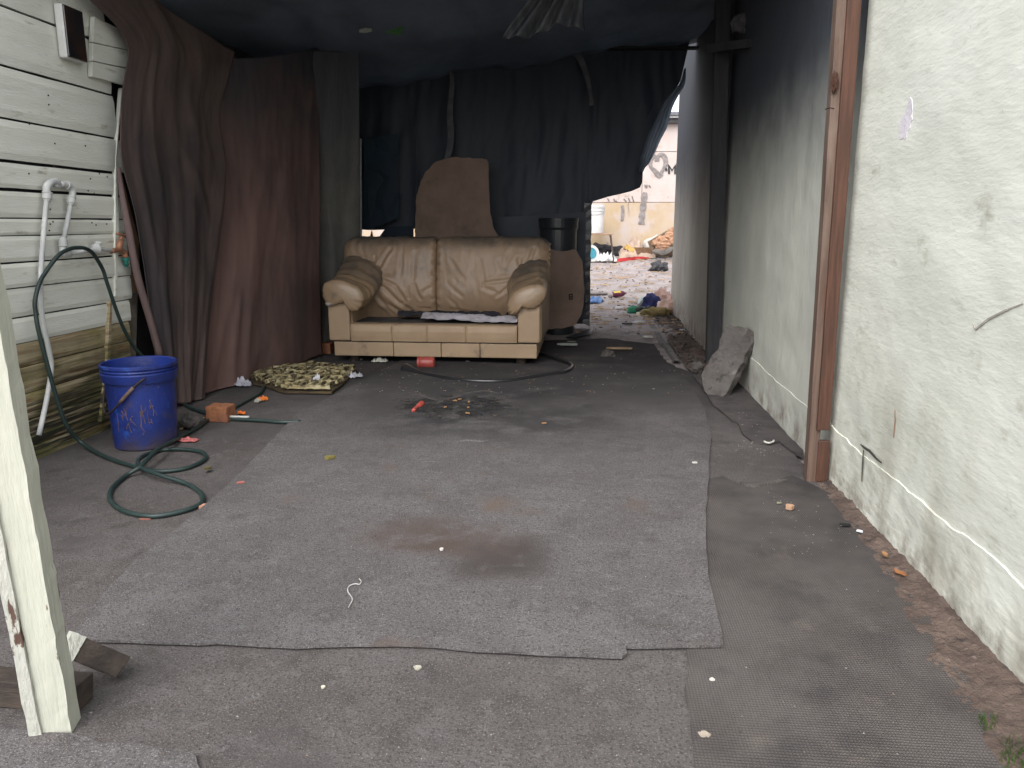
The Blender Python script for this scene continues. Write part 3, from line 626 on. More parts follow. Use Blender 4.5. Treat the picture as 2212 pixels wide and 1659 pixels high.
cloth('dark_curtain', [(0,150,-30),(.12,276,90),(.22,250,200),(.38,246,345),(.50,279,455),(.65,303,595),(.8,321,720),(1,344,868)], [(0,500,112),(.2,462,240),(.4,478,360),(.55,470,470),(.75,450,640),(1,430,868)],
      [(0,150,-30),(.4,290,-25),(.7,410,60),(1,500,112)], [(0,344,868),(.5,388,872),(1,432,868)], -2.285, -2.225, M['dkcloth'], 'dark brown cloth drape tied to the corner of the plank wall above the bucket', 120, 160, fold_d)
def fold_g(s, t):
    return .02*math.sin(14*s+3*t+2*nz((s*2, t*3, 0), 1, 3))*(.3+.7*t)+.014*fbm((s*2, t*3, 0), 1.5, 5, 4)+cr(s, t, (.1,.35), (.55,.72), .03, .03)+cr(s, t, (.05,.4), (.2,.9), .03, .025)+cr(s,t,(.5,.7),(.95,.66),.02,.02)
def gfn(s, t):
    u = lerp(676, lerp(776,780,t), s); v = lerp(110, 752, t); p = PY(u, v, 6.12-.25*(1-s)); p.y -= fold_g(s, t); p.z = max(p.z, .01); return p
V, Fc = grid(gfn, 70, 120)
o = mk('grey_sheet', V, Fc, M['greysheet'], smooth=True, label='grubby grey cloth sheet hanging behind the left end of the sofa', cat='curtain')
sd = o.modifiers.new('thick', 'SOLIDIFY'); sd.thickness = .003
MB().tube([PY(779,300,6.1), PY(780,520,6.1)], .008, 8).obj('thin_rod', plain((.16,.165,.17), .5), label='thin grey upright rod at the edge of the grey sheet behind the sofa', cat='rod')

# ================================================================== BACK SCREEN AND ROOF
YB = 7.55
def colsheet(name, cols, Y, m, nu, nv, disp, parent=None, **kw):
    us = [c[0] for c in cols]
    stops = [i/nu for i in range(nu+1)]
    # keep the corner columns exact
    def f(s, t):
        u = lerp(us[0], us[-1], s); vt = interp([(c[0], c[1]) for c in cols], u); vb = interp([(c[0], c[2]) for c in cols], u)
        v = lerp(vt, vb, t); p = PY(u, v, Y); p.y += disp(u, v); p.z = max(p.z, .0); return p
    V, Fc = grid(f, nu, nv)
    o = mk(name, V, Fc, m, parent, smooth=True, **kw); sd = o.modifiers.new('thick', 'SOLIDIFY'); sd.thickness = .003
    return o
def dsp(u, v):
    a = .05*math.sin(u*.035+v*.004)+.03*math.sin(u*.09-v*.006+3*nz((u*.004, v*.004, 0), 1))+.05*fbm((u*.006, v*.0025, 0), 1.3, 2, 4)
    return a*.2+.012*math.sin(u*.21+v*.01+4*nz((u*.01, v*.006, 3), 1))*abs(nz((u*.008, v*.004, 1), 1))+.018*(1-abs(2*fbm((u*.012+v*.004, v*.006, 5), 1, 3, 4)))*.5
edge = [C5(*p) for p in [(270,1480),(310,1390),(470,1340),(640,1300),(740,1275),(830,1235),(850,1190),(848,1100),(853,1060),(880,1010),(920,972),(990,840),(1050,700),(1110,590),(1140,480),(1170,370),(1200,300),(1250,210),(1300,130),(1322,60)]]
cols = [(730,60,640),(770,60,700),(780,60,700),(781,60,496),(800,60,497),(899,60,494),(900,60,700),(1268,60,700),(1272,60,455)]
last = 1272
hw = lambda v: interp([(150,4),(217,22),(283,32),(339,24),(372,7)], v)*.85 if v < 372 else 0
edge2 = [(u-hw(v), v) for u, v in edge]
for (u, v) in edge2[1:]:
    if u > last: cols.append((u, 60, v)); last = u
cols.append((1490, 60, 90))
bt = colsheet('back_tarp', cols, YB, M['navy'], 560, 90, dsp, label='huge black blue tarpaulin closing the back of the shelter behind the sofa', cat='tarpaulin')
# its outer hem, the yard's daylight on it put into a paler colour
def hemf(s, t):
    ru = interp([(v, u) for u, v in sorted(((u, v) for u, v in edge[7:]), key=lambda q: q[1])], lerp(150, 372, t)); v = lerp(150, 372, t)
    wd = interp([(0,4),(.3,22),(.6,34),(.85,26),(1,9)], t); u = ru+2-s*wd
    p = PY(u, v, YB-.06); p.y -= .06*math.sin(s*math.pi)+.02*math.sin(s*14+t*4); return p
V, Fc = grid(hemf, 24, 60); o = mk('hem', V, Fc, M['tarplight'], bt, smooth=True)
MB().lathe([(.011,0),(.013,.003),(.011,.006)], PY(861-51,700*.0+881*.5422,YB-.12), (0,-1,0), 14).obj('eyelet', plain((.35,.33,.3), .4, metal=.6), bt)
# sooty header band across the top of the back
MB().bar(PY(560,104,YB-.12), PY(1560,104,YB-.12), .02, .08, side=(0,0,1), n=20, jag=.004).obj('header_rail', M['darkpost'], label='sooty horizontal rail along the top of the back tarpaulin', cat='rail')
# low dark board filling the gap over the sofa back
lowb = [(776,720),(776,515),(799,512),(803,497),(806,515),(818,513),(835,490),(893,488),(893,513),(901,513),(901,720)]
plate('low_panel', [PY(u, v, YB-.05) for u, v in lowb], (0,-1,0), .012, M['blueboard'], label='low dark panel behind the left half of the sofa below the tarpaulin', cat='panel')
plate('blue_cloth', [PY(u, v, YB-.16) for u, v in [(786,300),(860,290),(862,470),(838,482),(800,494),(786,494)]], (0,-1,0), .006, M['blueboard'], label='dark blue cloth hanging left of the tall cardboard behind the sofa', cat='cloth', subd=3, disp=.02, dscale=3)
# strips along the tarpaulin
rb = spline([PY(u, v, YB-.17) for u, v in [(966,345),(974,300),(972,240),(977,180),(973,142),(990,130),(1030,128),(1065,134),(1100,130),(1140,116),(1190,108),(1225,106),(1250,122),(1266,160),(1276,205),(1278,228)]], 6)
ribbon(rb, lambda t: .028+.030*abs(math.sin(t*9+1)), (0,-1,0), .004).obj('torn_strip', mat('pale frayed strip', (.15,.155,.165), (.10,.105,.12), 9, .9, .3, 60), label='pale torn fabric strip looping across the upper tarpaulin', cat='strip')
# bunched pale sheet under the roof
def bun(s, t):
    u = lerp(lerp(1190, 1085, t), lerp(1256, 1262, t), s); v = lerp(-60, lerp(80, 58, s)+8*math.sin(s*7), t)
    p = PY(u, v, 5.15); p.y -= .05*math.sin(s*26+t*3)*(.3+.7*t)+.03*math.sin(s*11); return p
V, Fc = grid(bun, 70, 30); o = mk('bunched_sheet', V, Fc, mat('pale grey sheet', (.19,.20,.215), (.11,.12,.135), 5, .8, .3, 60, stretch=(3,1,1), transl=.2), smooth=True, label='pale grey sheet bunched in folds under the roof above the sofa', cat='sheet')
sd = o.modifiers.new('thick', 'SOLIDIFY'); sd.thickness = .003
# roof
def rz(x, y):
    base = 2.60-.12*(.95-x)
    return base-.05*abs(math.sin((y-3.0)*1.35))*1.2+.03*fbm((x, y, 0), .9, 4, 4)+.02*math.sin(x*5+y)+.010*math.sin(x*17+3*y+2*nz((x,y,0),1.5,2))+.02*abs(fbm((x*1.2,y*.5,0),3,8,3))
def roofn(s, t):
    x = lerp(-2.6, 1.1, s); y = lerp(3.1, 7.75, t); return Vector((x, y, rz(x, y)+.04))
V, Fc = grid(roofn, 90, 110)
o = mk('roof_tarp', V, Fc, M['roof'], smooth=True, label='sagging sooty tarpaulin roof over the shelter', cat='roof'); sd = o.modifiers.new('thick', 'SOLIDIFY'); sd.thickness = .003
for y in (3.35, 4.7, 6.0, 7.3):
    MB().bar((-2.5, y, 2.36), (1.05, y, 2.80), .05, .08, side=(0,1,0), n=10, jag=.003).obj('rafter', M['darkpost'], label={3.35:'foremost dark rafter over the tarpaulin roof', 4.7:'second dark rafter over the tarpaulin roof', 6.0:'third dark rafter over the tarpaulin roof above the sofa front', 7.3:'rearmost dark rafter over the tarpaulin roof near the back screen'}[y], cat='rafter', group='rafters over the roof')
plate('pale_piece', [PY(u, v, 5.35) for u, v in [(776,64),(790,60),(803,62),(804,68),(790,71),(776,70)]], (0,-1,0), .004, plain((.30,.32,.28), .9), label='small pale plate in place of a glint through the dark roof cloth', cat='scrap')  # plate added for a bright glint through a hole in the roof
plate('green_glint', [PY(u, v, 5.35) for u, v in [(830,70),(850,62),(873,55),(868,70),(862,77),(848,73)]], (0,-1,0), .004, plain((.06,.14,.05), .9), label='small green plate in place of a glint through the dark roof cloth', cat='leaf')  # green plate stands in for a glint through a roof hole

# tall cardboard behind the sofa and the lower piece at its right
def cardboard(pts, Y, label, seed, top=.0):
    P = [PY(u, v, Y) for u, v in pts]; P = P[:1]+spline(P[1:-1], 4)+P[-1:]; out = []
    n = len(P)
    for i in range(n):
        a, b = P[i], P[(i+1)%n]; k = max(1, int((b-a).length/.03))
        for j in range(k):
            p = a.lerp(b, j/k); out.append(p+Vector((nz(p, 16, seed), 0, nz(p, 16, seed+3)))*.012)
    o = plate('cardboard', out, (0,-1,0), .008, M['card'], label=label, cat='cardboard', subd=3, disp=.0015, dscale=3)
    return o
tall = cardboard([(897,700),(897,470),(899,431),(905,406),(916,377),(934,358),(956,345),(985,340),(1040,343),(1054,352),(1057,420),(1060,470),(1066,490),(1076,512),(1080,700)], 7.05, 'tall rounded sheet of brown cardboard standing behind the sofa', 1)
lowc = cardboard([(1120,542),(1190,538),(1220,543),(1240,540),(1250,548),(1257,562),(1260,600),(1261,655),(1257,676),(1250,690),(1239,704),(1220,708),(1180,712),(1120,712)], 6.95, 'brown cardboard sheet with clipped corners standing right of the sofa', 4)
for pp in ([(1228,637),(1237,635)], [(1229,641),(1237,641)], [(1230,636),(1230,646)], [(1236,636),(1236,646)], [(1229,646),(1237,646)]):
    ribbon([PY(u, v, 6.935) for u, v in pp], .010, (0,-1,0), .003).obj('printed_mark', plain((.04,.035,.03), .9), lowc)
# black edge post and drum
MB().bar(PY(1266,700,YB-.05), PY(1270,440,YB-.05), .07, .03, n=24, jag=.008).obj('torn_edge_post', M['blackdark'], label='ragged black post at the right edge of the back tarpaulin', cat='post')
c = PY(1204, 700, 7.2); c.z = .0
ds = empty('black_drum', c, 'black plastic drum half hidden behind the right end of the sofa', 'drum')
h = PY(1204, 471, 7.2).z
MB().lathe([(.15,.0),(.155,.02),(.17,h*.9),(.18,h*.92),(.182,h),(.172,h),(.165,h*.9),(.15,.1),(.02,.08)], c, seg=40).obj('body', M['blackdark'], ds, smooth=False)
MB().lathe([(.178,h-.03),(.186,h-.028),(.186,h-.012),(.178,h-.01)], c, seg=40, cap=False).obj('rim', M['blackdark'], ds)
plate('black_sheet', [PY(u, v, 7.44) for u, v in [(1060,700),(1060,470),(1150,466),(1200,462),(1264,458),(1264,690)]], (0,-1,0), .006, M['navy'], label='black plastic sheet hung between the tall cardboard and the drum', cat='sheet', subd=4, disp=.008, dscale=3)
plate('dark_flap', [PY(1222,728,6.9), PY(1282,707,7.35), PY(1276,722,6.95), PY(1240,728,6.8)], (0,0,1), .006, M['blackdark'], label='curled black flap on the ground below the low cardboard', cat='flap')

# ================================================================== SOFA
SX, SY = -1.085, 5.45
sofa = empty('sofa', (SX, SY, 0), 'worn tan leather two-seat sofa without seat cushions at the back of the shelter', 'sofa')
def SP(x, y, z): return Vector((SX+x, SY+y, z))
def sbox(name, a, b, m, bev=.012, parent=sofa):
    return MB().box(SP(*a), SP(*b)).obj(name, m, parent, bev=bev)
for i in range(4):   # base panels, stitched side by side
    xs = [-.745,-.30,.055,.34,.755] ; sbox('base_panel', (xs[i]+.0015, .015, .052), (xs[i+1]-.0015, .10, .156), M['panel'], .006)
sbox('base_side', (.70, .102, .052), (.757, .86, .156), M['panel'], .006)
sbox('base_side', (-.745, .102, .052), (-.69, .86, .156), M['panel'], .006)
sbox('base_shadow_gap', (-.74, .03, .15), (.74, .8, .172), M['darkpost'], 0)
for i in range(4):
    xs = [-.612,-.305,-.045,.24,.612]; 
    def f(s, t, a=xs[i], b=xs[i+1]):
        x = lerp(a+.001, b-.001, s); k = min(s, 1-s)*(b-a)
        prof = [(0,.166),(-.006,.20),(-.009,.24),(-.004,.277),(.006,.288),(.03,.292),(.09,.292)]
        q = t*6; j = min(5, int(q)); y = lerp(prof[j][0], prof[j+1][0], q-j); z = lerp(prof[j][1], prof[j+1][1], q-j)
        y += .006*math.exp(-(k/.008)**2)+.003*fbm((x*6, z*8, 0), 1, i)
        return SP(x, y, z)
    V, Fc = grid(f, 40, 36); mk('seat_front_panel', V, Fc, M['panel'], sofa, smooth=True)
V, Fc = grid(lambda s, t: SP(lerp(-.615,.615,s), lerp(.05,.62,t), .291+.006*fbm((s*6, t*4, 0), 1, 3)-.012*math.sin(t*3)*math.sin(s*3.1)), 60, 30)
mk('seat_deck', V, Fc, M['seatdark'], sofa, smooth=True)
for sg in (-1, 1):
    x0, x1 = sorted((sg*.775, sg*.615))
    sbox('arm_front', (x0, 0, .166), (x1, .06, .455), M['panel'], .012)
    def side(s, t, sg=sg):
        y = lerp(.062, .86, s); z = lerp(.166, .50+.08*s, t); return SP(sg*(.772+.02*s+.004*fbm((y*4, z*4, 0), 1, 5)), y, z)
    V, Fc = grid(side, 20, 12); o = mk('arm_outside', V, Fc, M['panel'], sofa, smooth=True); sd = o.modifiers.new('t','SOLIDIFY'); sd.thickness = .02; sd.offset = 0
    sbox('arm_inside', ((sg*.63 if sg < 0 else .612), .062, .28), ((-.612 if sg < 0 else .63), .62, .52), M['panel'], .004)
    for yy in (.06, .74):
        cx = sg*(.63 if sg > 0 else .62); MB().lathe([(.035,0),(.045,.075)], SP(cx, yy+.05, 0), seg=16).obj('leg', M['darkwood'], sofa)
# back shell
sbox('back_shell', (-.76, .66, .166), (.76, .86, .72), M['panel'], .03)
# back cushions
prof = [(.455,.29),(.435,.33),(.405,.40),(.395,.48),(.405,.57),(.425,.66),(.440,.74),(.452,.80),(.470,.85),(.505,.890),(.555,.908),(.61,.905),(.66,.885),(.70,.84),(.715,.78),(.72,.70)]
pr = spline([(0, a, b) for a, b in prof], 6)
def seg_d(px, pz, a, b):
    ax, az = a; bx2, bz = b; L2 = (bx2-ax)**2+(bz-az)**2+1e-9; k = max(0, min(1, ((px-ax)*(bx2-ax)+(pz-az)*(bz-az))/L2))
    return math.hypot(px-ax-k*(bx2-ax), pz-az-k*(bz-az)), k
def cush(x0, x1, creases, seed, side):
    NU, NT = 190, 170; n = len(pr)-1; V = []
    for j in range(NT+1):
        q = j/NT*n; k = min(n-1, int(q)); P = pr[k].lerp(pr[k+1], q-k); T = (pr[min(k+1,n)]-pr[k]).normalized(); N = Vector((0, -T.z, T.y))
        if N.y > 0 and P.z < .8: N = -N
        if N.dot(Vector((0, P.y-.58, P.z-.6))) < 0: N = -N
        for i in range(NU+1):
            s = i/NU; x = lerp(x0, x1, s); w = x1-x0
            d0, d1 = s*w, (1-s)*w
            # rounded ends, softer at the outer one
            r0, r1 = (.10, .045) if side < 0 else (.045, .10)
            off = 0
            for d, r in ((d0, r0), (d1, r1)):
                if d < r:
                    e = 1-d/r; off -= r*.85*(1-math.sqrt(max(0, 1-e*e)))
            # taper of the outer end under the arm
            xo = x
            if P.z < .62:
                kk = (.62-P.z)/.33
                if side < 0: xo = lerp(x, max(x, x0+.02), 0)+ (1-s)**3*.13*kk
                else: xo = x-(s**3)*.13*kk
            # puffing
            off += .022*math.sin(math.pi*s)*math.sin(math.pi*min(1, max(0, (P.z-.29)/.6)))
            # wrinkles
            p3 = Vector((xo*3.0, P.z*1.4, seed)); rg = 1-abs(2*fbm(p3, 1.6, seed, 4)); off += .003*(rg-.5)
            p4 = Vector((xo*9+P.z*2, P.z*3.2, seed)); off += .001*(1-abs(2*fbm(p4, 1.2, seed+4, 3)))
            # gathers along the middle seam and at the roll
            dm = d1 if side < 0 else d0
            off += .006*math.sin(P.z*95+3*nz((0, P.z*6, seed), 1))*math.exp(-(dm/.03)**2)
            if P.z > .78: off += .0016*math.sin(xo*85+5*nz((xo*5, 0, seed), 1))*sstep(.78, .86, P.z)
            do = d0 if side < 0 else d1
            if P.z > .5: off += .0045*math.sin(P.z*60+P.y*50)*math.exp(-(do/.05)**2)
            for (a, b, wd, dp_) in creases:
                dd, kx = seg_d(xo+.016*nz((xo*9, P.z*9, seed), 1, seed), P.z+.012*nz((xo*9, P.z*9, seed), 1, seed+3), a, b)
                if dd < wd*4 and P.y < .6:
                    fade = .35+.65*math.sin(math.pi*min(1, .25+.7*(1-kx)))
                    off += -dp_*math.exp(-(dd/wd)**2)*fade+.75*dp_*math.exp(-((dd-wd*1.9)/(wd*1.2))**2)*fade
            c = P+N*off
            V.append(SP(xo, c.y, c.z))
    Fc = [(j*(NU+1)+i, j*(NU+1)+i+1, (j+1)*(NU+1)+i+1, (j+1)*(NU+1)+i) for j in range(NT) for i in range(NU)]
    return mk('back_cushion', V, Fc, M['leather'], sofa, smooth=True)
def loc(c):
    p = PY(c[0], c[1], SY+.41); return (p.x-SX, p.z)
CLs = lambda a, b, w=.010, d=.009: (loc(CL(*a)), loc(CL(*b)), w*1.1, d*.48)
CRs = lambda a, b, w=.010, d=.009: (loc(CR(*a)), loc(CR(*b)), w*1.1, d*.48)
crL = [CLs((900,590),(1050,280),.012,.012), CLs((875,590),(885,380)), CLs((860,585),(760,420),.012,.01), CLs((860,590),(640,480),.014,.012), CLs((890,610),(1120,712),.011,.012), CLs((900,580),(1120,565),.02,.01),
       CLs((900,660),(1210,930),.014,.016), CLs((1210,930),(1340,1040),.012,.014), CLs((930,850),(1250,1065),.016,.016), CLs((880,760),(1100,1050),.012,.01), CLs((1150,720),(1250,900),.014,.014), CLs((1360,700),(1440,860),.012,.012), CLs((1300,750),(1300,860),.01,.009),
       CLs((1350,330),(1340,640),.014,.007), CLs((1205,230),(1190,610),.014,.007), CLs((1770,400),(1570,560),.012,.009), CLs((1775,590),(1500,790),.014,.010), CLs((1400,985),(1760,1005),.010,.010), CLs((1770,880),(1640,1010),.012,.008), CLs((600,250),(760,500),.016,.008), CLs((690,260),(830,500),.014,.008)]
crR = [CRs((1155,622),(700,695),.012,.012), CRs((1140,650),(840,840),.012,.010), CRs((1150,615),(1110,400),.014,.012), CRs((1165,605),(1290,300),.016,.012), CRs((1170,600),(1430,420),.014,.012), CRs((1180,610),(1420,520),.012,.010),
       CRs((640,420),(690,740),.014,.007), CRs((690,740),(850,800),.014,.009), CRs((930,560),(900,440),.02,.010), CRs((270,420),(460,640),.014,.007), CRs((265,700),(420,830),.014,.008), CRs((265,860),(380,1010),.012,.008), CRs((1010,300),(960,500),.016,.008), CRs((1240,560),(1430,500),.012,.010), CRs((270,1000),(520,1030),.01,.009), CRs((1120,780),(1000,900),.012,.008)]
cush(-.80, -.055, crL, 2.3, -1); cush(-.055, .82, crR, 6.1, 1)
# arm pads
def pad(outline, sg, seed):
    P0 = [PY(u, v, SY-.01) for u, v in outline]; P0 = [(p.x-SX, p.z) for p in P0]
    cl = spline([(a, 0, b) for a, b in P0]+[(P0[0][0], 0, P0[0][1])], 6)[:-1]; m_ = len(cl)
    cx = sum(p.x for p in cl)/m_; cz = sum(p.z for p in cl)/m_
    NT = 90; V = []; Fc = []
    for j in range(NT+1):
        t = j/NT
        if t < .16:   # rounded front
            e = 1-t/.16; sc = math.sqrt(max(0, 1-e**2.4)); y = -.055+.05*(t/.16)**1.0*.9-.0
        else: sc = 1; y = -.01+(t-.16)/.84*.50
        rise = .15*sstep(.1, .56, y)+.02*t; grow = 1+.12*sstep(.1,.5,y)
        dx = -sg*.03*sstep(.0,.5,y)*1.0
        for i, p in enumerate(cl):
            x = cx+(p.x-cx)*sc*grow+dx; z = cz+(p.z-cz)*sc*grow+rise
            n = Vector((p.x-cx, 0, p.z-cz)).normalized()
            w = .0045*math.sin(y*75+4*nz((x*6, z*6, seed), 1, seed))*sstep(.03, .12, y)+.004*fbm((x*12, y*12, z*12), 1, seed, 3)
            w += .004*math.sin(i*2*math.pi/m_*17+3*nz((x*5, y, z*5), 1, seed))*math.exp(-((t-.10)/.08)**2)*(1 if p.z < cz-.01 else .25)
            V.append(SP(x+n.x*w, y, z+n.z*w))
        if j:
            for i in range(m_): Fc.append(((j-1)*m_+i, (j-1)*m_+(i+1)%m_, j*m_+(i+1)%m_, j*m_+i))
    Fc.append(tuple(range(m_)))
    return mk('arm_pad', V, Fc, M['leather_pad'], sofa, smooth=True)
pad([(697,628),(700,614),(712,607),(730,605),(750,609),(768,617),(782,630),(787,645),(783,658),(776,669),(764,673),(755,669),(751,659),(741,655),(726,659),(710,660),(700,646)], -1, 2)
pad([(1163,613),(1137,618),(1116,628),(1102,643),(1096,657),(1098,670),(1104,679),(1113,679),(1120,673),(1123,664),(1135,667),(1147,669),(1161,664),(1173,651),(1180,637),(1178,623)], 1, 8)
# piping along the outer seam of the right cushion
pts = [SP(.815+.006*math.sin(k*1.7), .50+.02*math.sin(k), lerp(.86,.56,k/30)) for k in range(31)]
MB().tube(pts, .007, 6).obj('piping', M['leather'], sofa, smooth=True)
# torn white lining at the left pad
lump('torn_lining', PY(712,657,SY-.03), (.03,.02,.013), plain((.42,.38,.36), .9), sofa, seed=4)

# cloths on the seat
def rag(name, u0, v0, u1, v1, wd, m, label, seed, h=.03):
    a, b = PP(u0, v0, Vector((0,0,.30)), Vector((0,0,1))), PP(u1, v1, Vector((0,0,.30)), Vector((0,0,1)))
    def f(s, t):
        c = a.lerp(b, s); n = Vector((0,1,0)); w = wd*(.55+.6*abs(nz((s*4, 0, seed), 1, seed)))
        p = c+n*((t-.5)*w+.04*nz((s*5, 1, seed), 1, seed)); q = 1-abs(2*fbm((p.x*5+p.y*3, p.y*8, seed), 1, seed, 3))
        p.z = .303+max(0, q)*h*(1-abs(2*t-1)**4*.7)+.004; return p
    V, Fc = grid(f, 110, 40)
    o = mk(name, V, Fc, m, smooth=True, label=label, cat='cloth'); sd = o.modifiers.new('t','SOLIDIFY'); sd.thickness = .003; return o
rag('dark_cloth', 862,684,1095,687, .16, mat('black cloth', (.018,.018,.024), (.035,.033,.04), 12, .9, .4, 120), 'crumpled black cloth lying along the back of the sofa seat', 3, .045)
rag('white_cloth', 915,689,1120,697, .26, mat('pale lilac grey cloth', (.46,.44,.48), (.38,.36,.39), 8, .85, .2, 60), 'crumpled pale grey shirt lying on the sofa seat', 8, .04)

# ================================================================== THINGS ON THE FLOOR
ZR = .015
# blue bucket
bc = G(317, 958); bc.y += .0; bc.z = 0
bk = empty('bucket', bc, 'blue plastic bucket with mud splashes standing by the plank wall', 'bucket')
rb_, rt_ = .135, .152; Hb = .385
MB().lathe([(rb_-.006,.0),(rb_,.006),(lerp(rb_,rt_,.8),Hb*.80),(lerp(rb_,rt_,.8)+.010,Hb*.805),(rt_+.012,Hb*.9),(rt_+.010,Hb*.905),(rt_+.006,Hb*.915),(rt_+.011,Hb*.935),(rt_+.006,Hb*.95),(rt_+.012,Hb*.97),(rt_+.012,Hb),(rt_+.006,Hb+.004),(rt_,Hb),(rt_-.004,Hb*.9),(rb_-.004,.012),(.001,.010)], bc, seg=72).obj('pail', M['blue'], bk, smooth=False)
hp = []
a0 = R(-28)   # handle pivots
for k in range(25):
    a = lerp(R(-52), R(-190), k/24); sag = .17*math.sin(math.pi*(k/24)**1.25)
    hp.append(bc+Vector((math.cos(a)*(rt_+.018-.012*math.sin(math.pi*k/24)), math.sin(a)*(rt_+.018-.012*math.sin(math.pi*k/24)), Hb*.88-sag)))
MB().tube(hp, .0045, 8).obj('handle', plain((.035,.028,.028), .6), bk, smooth=True)
MB().tube(hp[3:8], .008, 8).obj('grip', plain((.16,.11,.09), .8), bk, smooth=True)
# splash marks: thin dried mud streaks
for k in range(16):
    a = R(random.uniform(-105,-40)); z0 = random.uniform(.12,.24); zz = z0
    pts = []
    for j in range(4):
        aa = a+.05*j*random.uniform(-1,1); zz = z0-.03*j*random.random(); rr = lerp(rb_, rt_, zz/Hb)+.0012
        pts.append(bc+Vector((math.cos(aa)*rr, math.sin(aa)*rr, zz)))
    MB().tube(pts, random.uniform(.0008,.0018), 5).obj('mud_streak', plain((.17,.11,.09), .9), bk)

# green hose
hr = .0088
wallpts = [(309,772,-2.27),(288,747,-2.28),(266,707,-2.285),(248,661,-2.285),(230,607,-2.285),(221,580,-2.285),(201,548,-2.28),(185,537,-2.27),(169,535,-2.27),(150,538,-2.275),(126,552,-2.285),(97,590,-2.30),(84,615,-2.30),(75.5,650,-2.30),(77,675,-2.30),(81,704,-2.295),(92,750,-2.29),(104,794,-2.285),(119,848,-2.28),(144,919,-2.27)]
H = [PX(u, v, X) for u, v, X in wallpts]
H = [G(384,859,.012)+Vector((-.03,.3,.0)), PX(345,822,-2.25)] + H
gp = [(180,959),(230,988),(288,1007),(341,1018),(395,1013),(431,1000),(445,987),(431,975.5),(388,970.5),(345,973),(312,984),(298,997),(309,1013),(345,1026),(403,1045),(431,1063),(438,1078),(428,1092),(388,1106),(331,1115),(280,1108),(248,1092),(237,1074),(244,1052),(273,1027),(302,1009),(322,988),(345,968),(388,945),(431,921),(448,908),(470,897),(497,886),(527,869.5),(557,853),(569,840),(565,829),(543,824)]
zz = [.03,.012,.010,.010,.010,.010,.010,.010,.010,.010,.028,.034,.03,.030,.010,.010,.010,.010,.010,.010,.010,.010,.010,.010,.012,.034,.046,.05,.02,.012,.012,.012,.010,.010,.010,.010,.010,.010]
H += [G(u, v, z) for (u, v), z in zip(gp, zz)]
MB().tube(spline(H, 9), hr, 12).obj('garden_hose', M['hose'], smooth=True, label='long dark green garden hose looped over the pipe and coiled before the bucket', cat='hose')
H2 = [G(372,851,.011), G(384,859,.011), G(406,878,.011), G(438,890,.011), G(470,899,.011), G(497,904.6,.011), G(530,906.5,.012), G(567,908.6,.012), G(608,912,.011), G(647,910.5,.011)]
o = MB().tube(spline(H2, 8), .0105, 12).obj('hose_piece', M['hose'], smooth=True, label='loose end of green hose sticking out from under the brick', cat='hose')
MB().lathe([(.0075,.0),(.0075,.001)], G(647.6,910.6,.0113), (1,-.05,0), 12).obj('bore', plain((.005,.005,.005), .9), o)
ribbon([G(496,900.5,.024), G(538,901.5,.022)], .012, (0,0,1), .006).obj('white_stick', M['whiteplastic'], label='short white plastic strip lying on the hose right of the brick', cat='strip')
# brick
bq = G(468, 917, 0); P = [G(441,912,0), G(495,915,0)]
c = (P[0]+P[1])*.5+Vector((0,.055,.047))
mb = MB(); Vb, Fb = [], []
bm = bmesh.new(); bmesh.ops.create_cube(bm, size=1); bmesh.ops.subdivide_edges(bm, edges=bm.edges[:], cuts=9, use_grid_fill=True)
for v in bm.verts:
    p = v.co.copy(); q = Vector((max(-.44, min(.44, p.x)), max(-.40, min(.40, p.y)), max(-.42, min(.42, p.z)))); p = q+(p-q)*(1 if (p-q).length < 1e-6 else min(1, .062/(p-q).length))
    p = Vector((p.x*.118, p.y*.105, p.z*.085)); p += p.normalized()*.003*fbm(p, 30, 2, 3); Vb.append(c-Vector((0,0,.006))+Matrix.Rotation(R(-4),3,'Z')@p)
bm.verts.index_update(); Fb = [tuple(v.index for v in f.verts) for f in bm.faces]; bm.free()
mk('brick', Vb, Fb, M['brick'], label='half brick holding down the green hoses beside the bucket', cat='brick', smooth=False)
lump('stone', G(402,915,.035)+Vector((0,.05,0)), (.055,.06,.042), M['concrete'], seed=5, amp=.25, label='rounded grey stone between the bucket and the brick', cat='stone', flat=.8)
for (pts, lb) in (([(390,928),(400,922),(415,925),(432,921)], 'lower dry wood splinter right of the bucket'), ([(418,903),(432,905),(442,903)], 'upper dry splinter touching the left side of the brick'), ([(420,912),(430,918),(440,917)], 'middle dry splinter beneath the brick side')):
    ribbon([G(u, v, .006) for u, v in pts], .012, (0,0,1), .005).obj('splinter', plain((.42,.31,.18), .9), label=lb, cat='splinter')
c = G(400,952,.004); crumple('pink_powder', c, (.13,.05,.012), plain((.52,.16,.15), .9), seed=4, label='pink crumbled spill on the floor right of the bucket', cat='spill')

M['foamdark'] = mat('dark tray bottom', (.09,.065,.035), (.04,.03,.02), 16, .9, .6, 50)  # tray bottom darker than the ribs over it
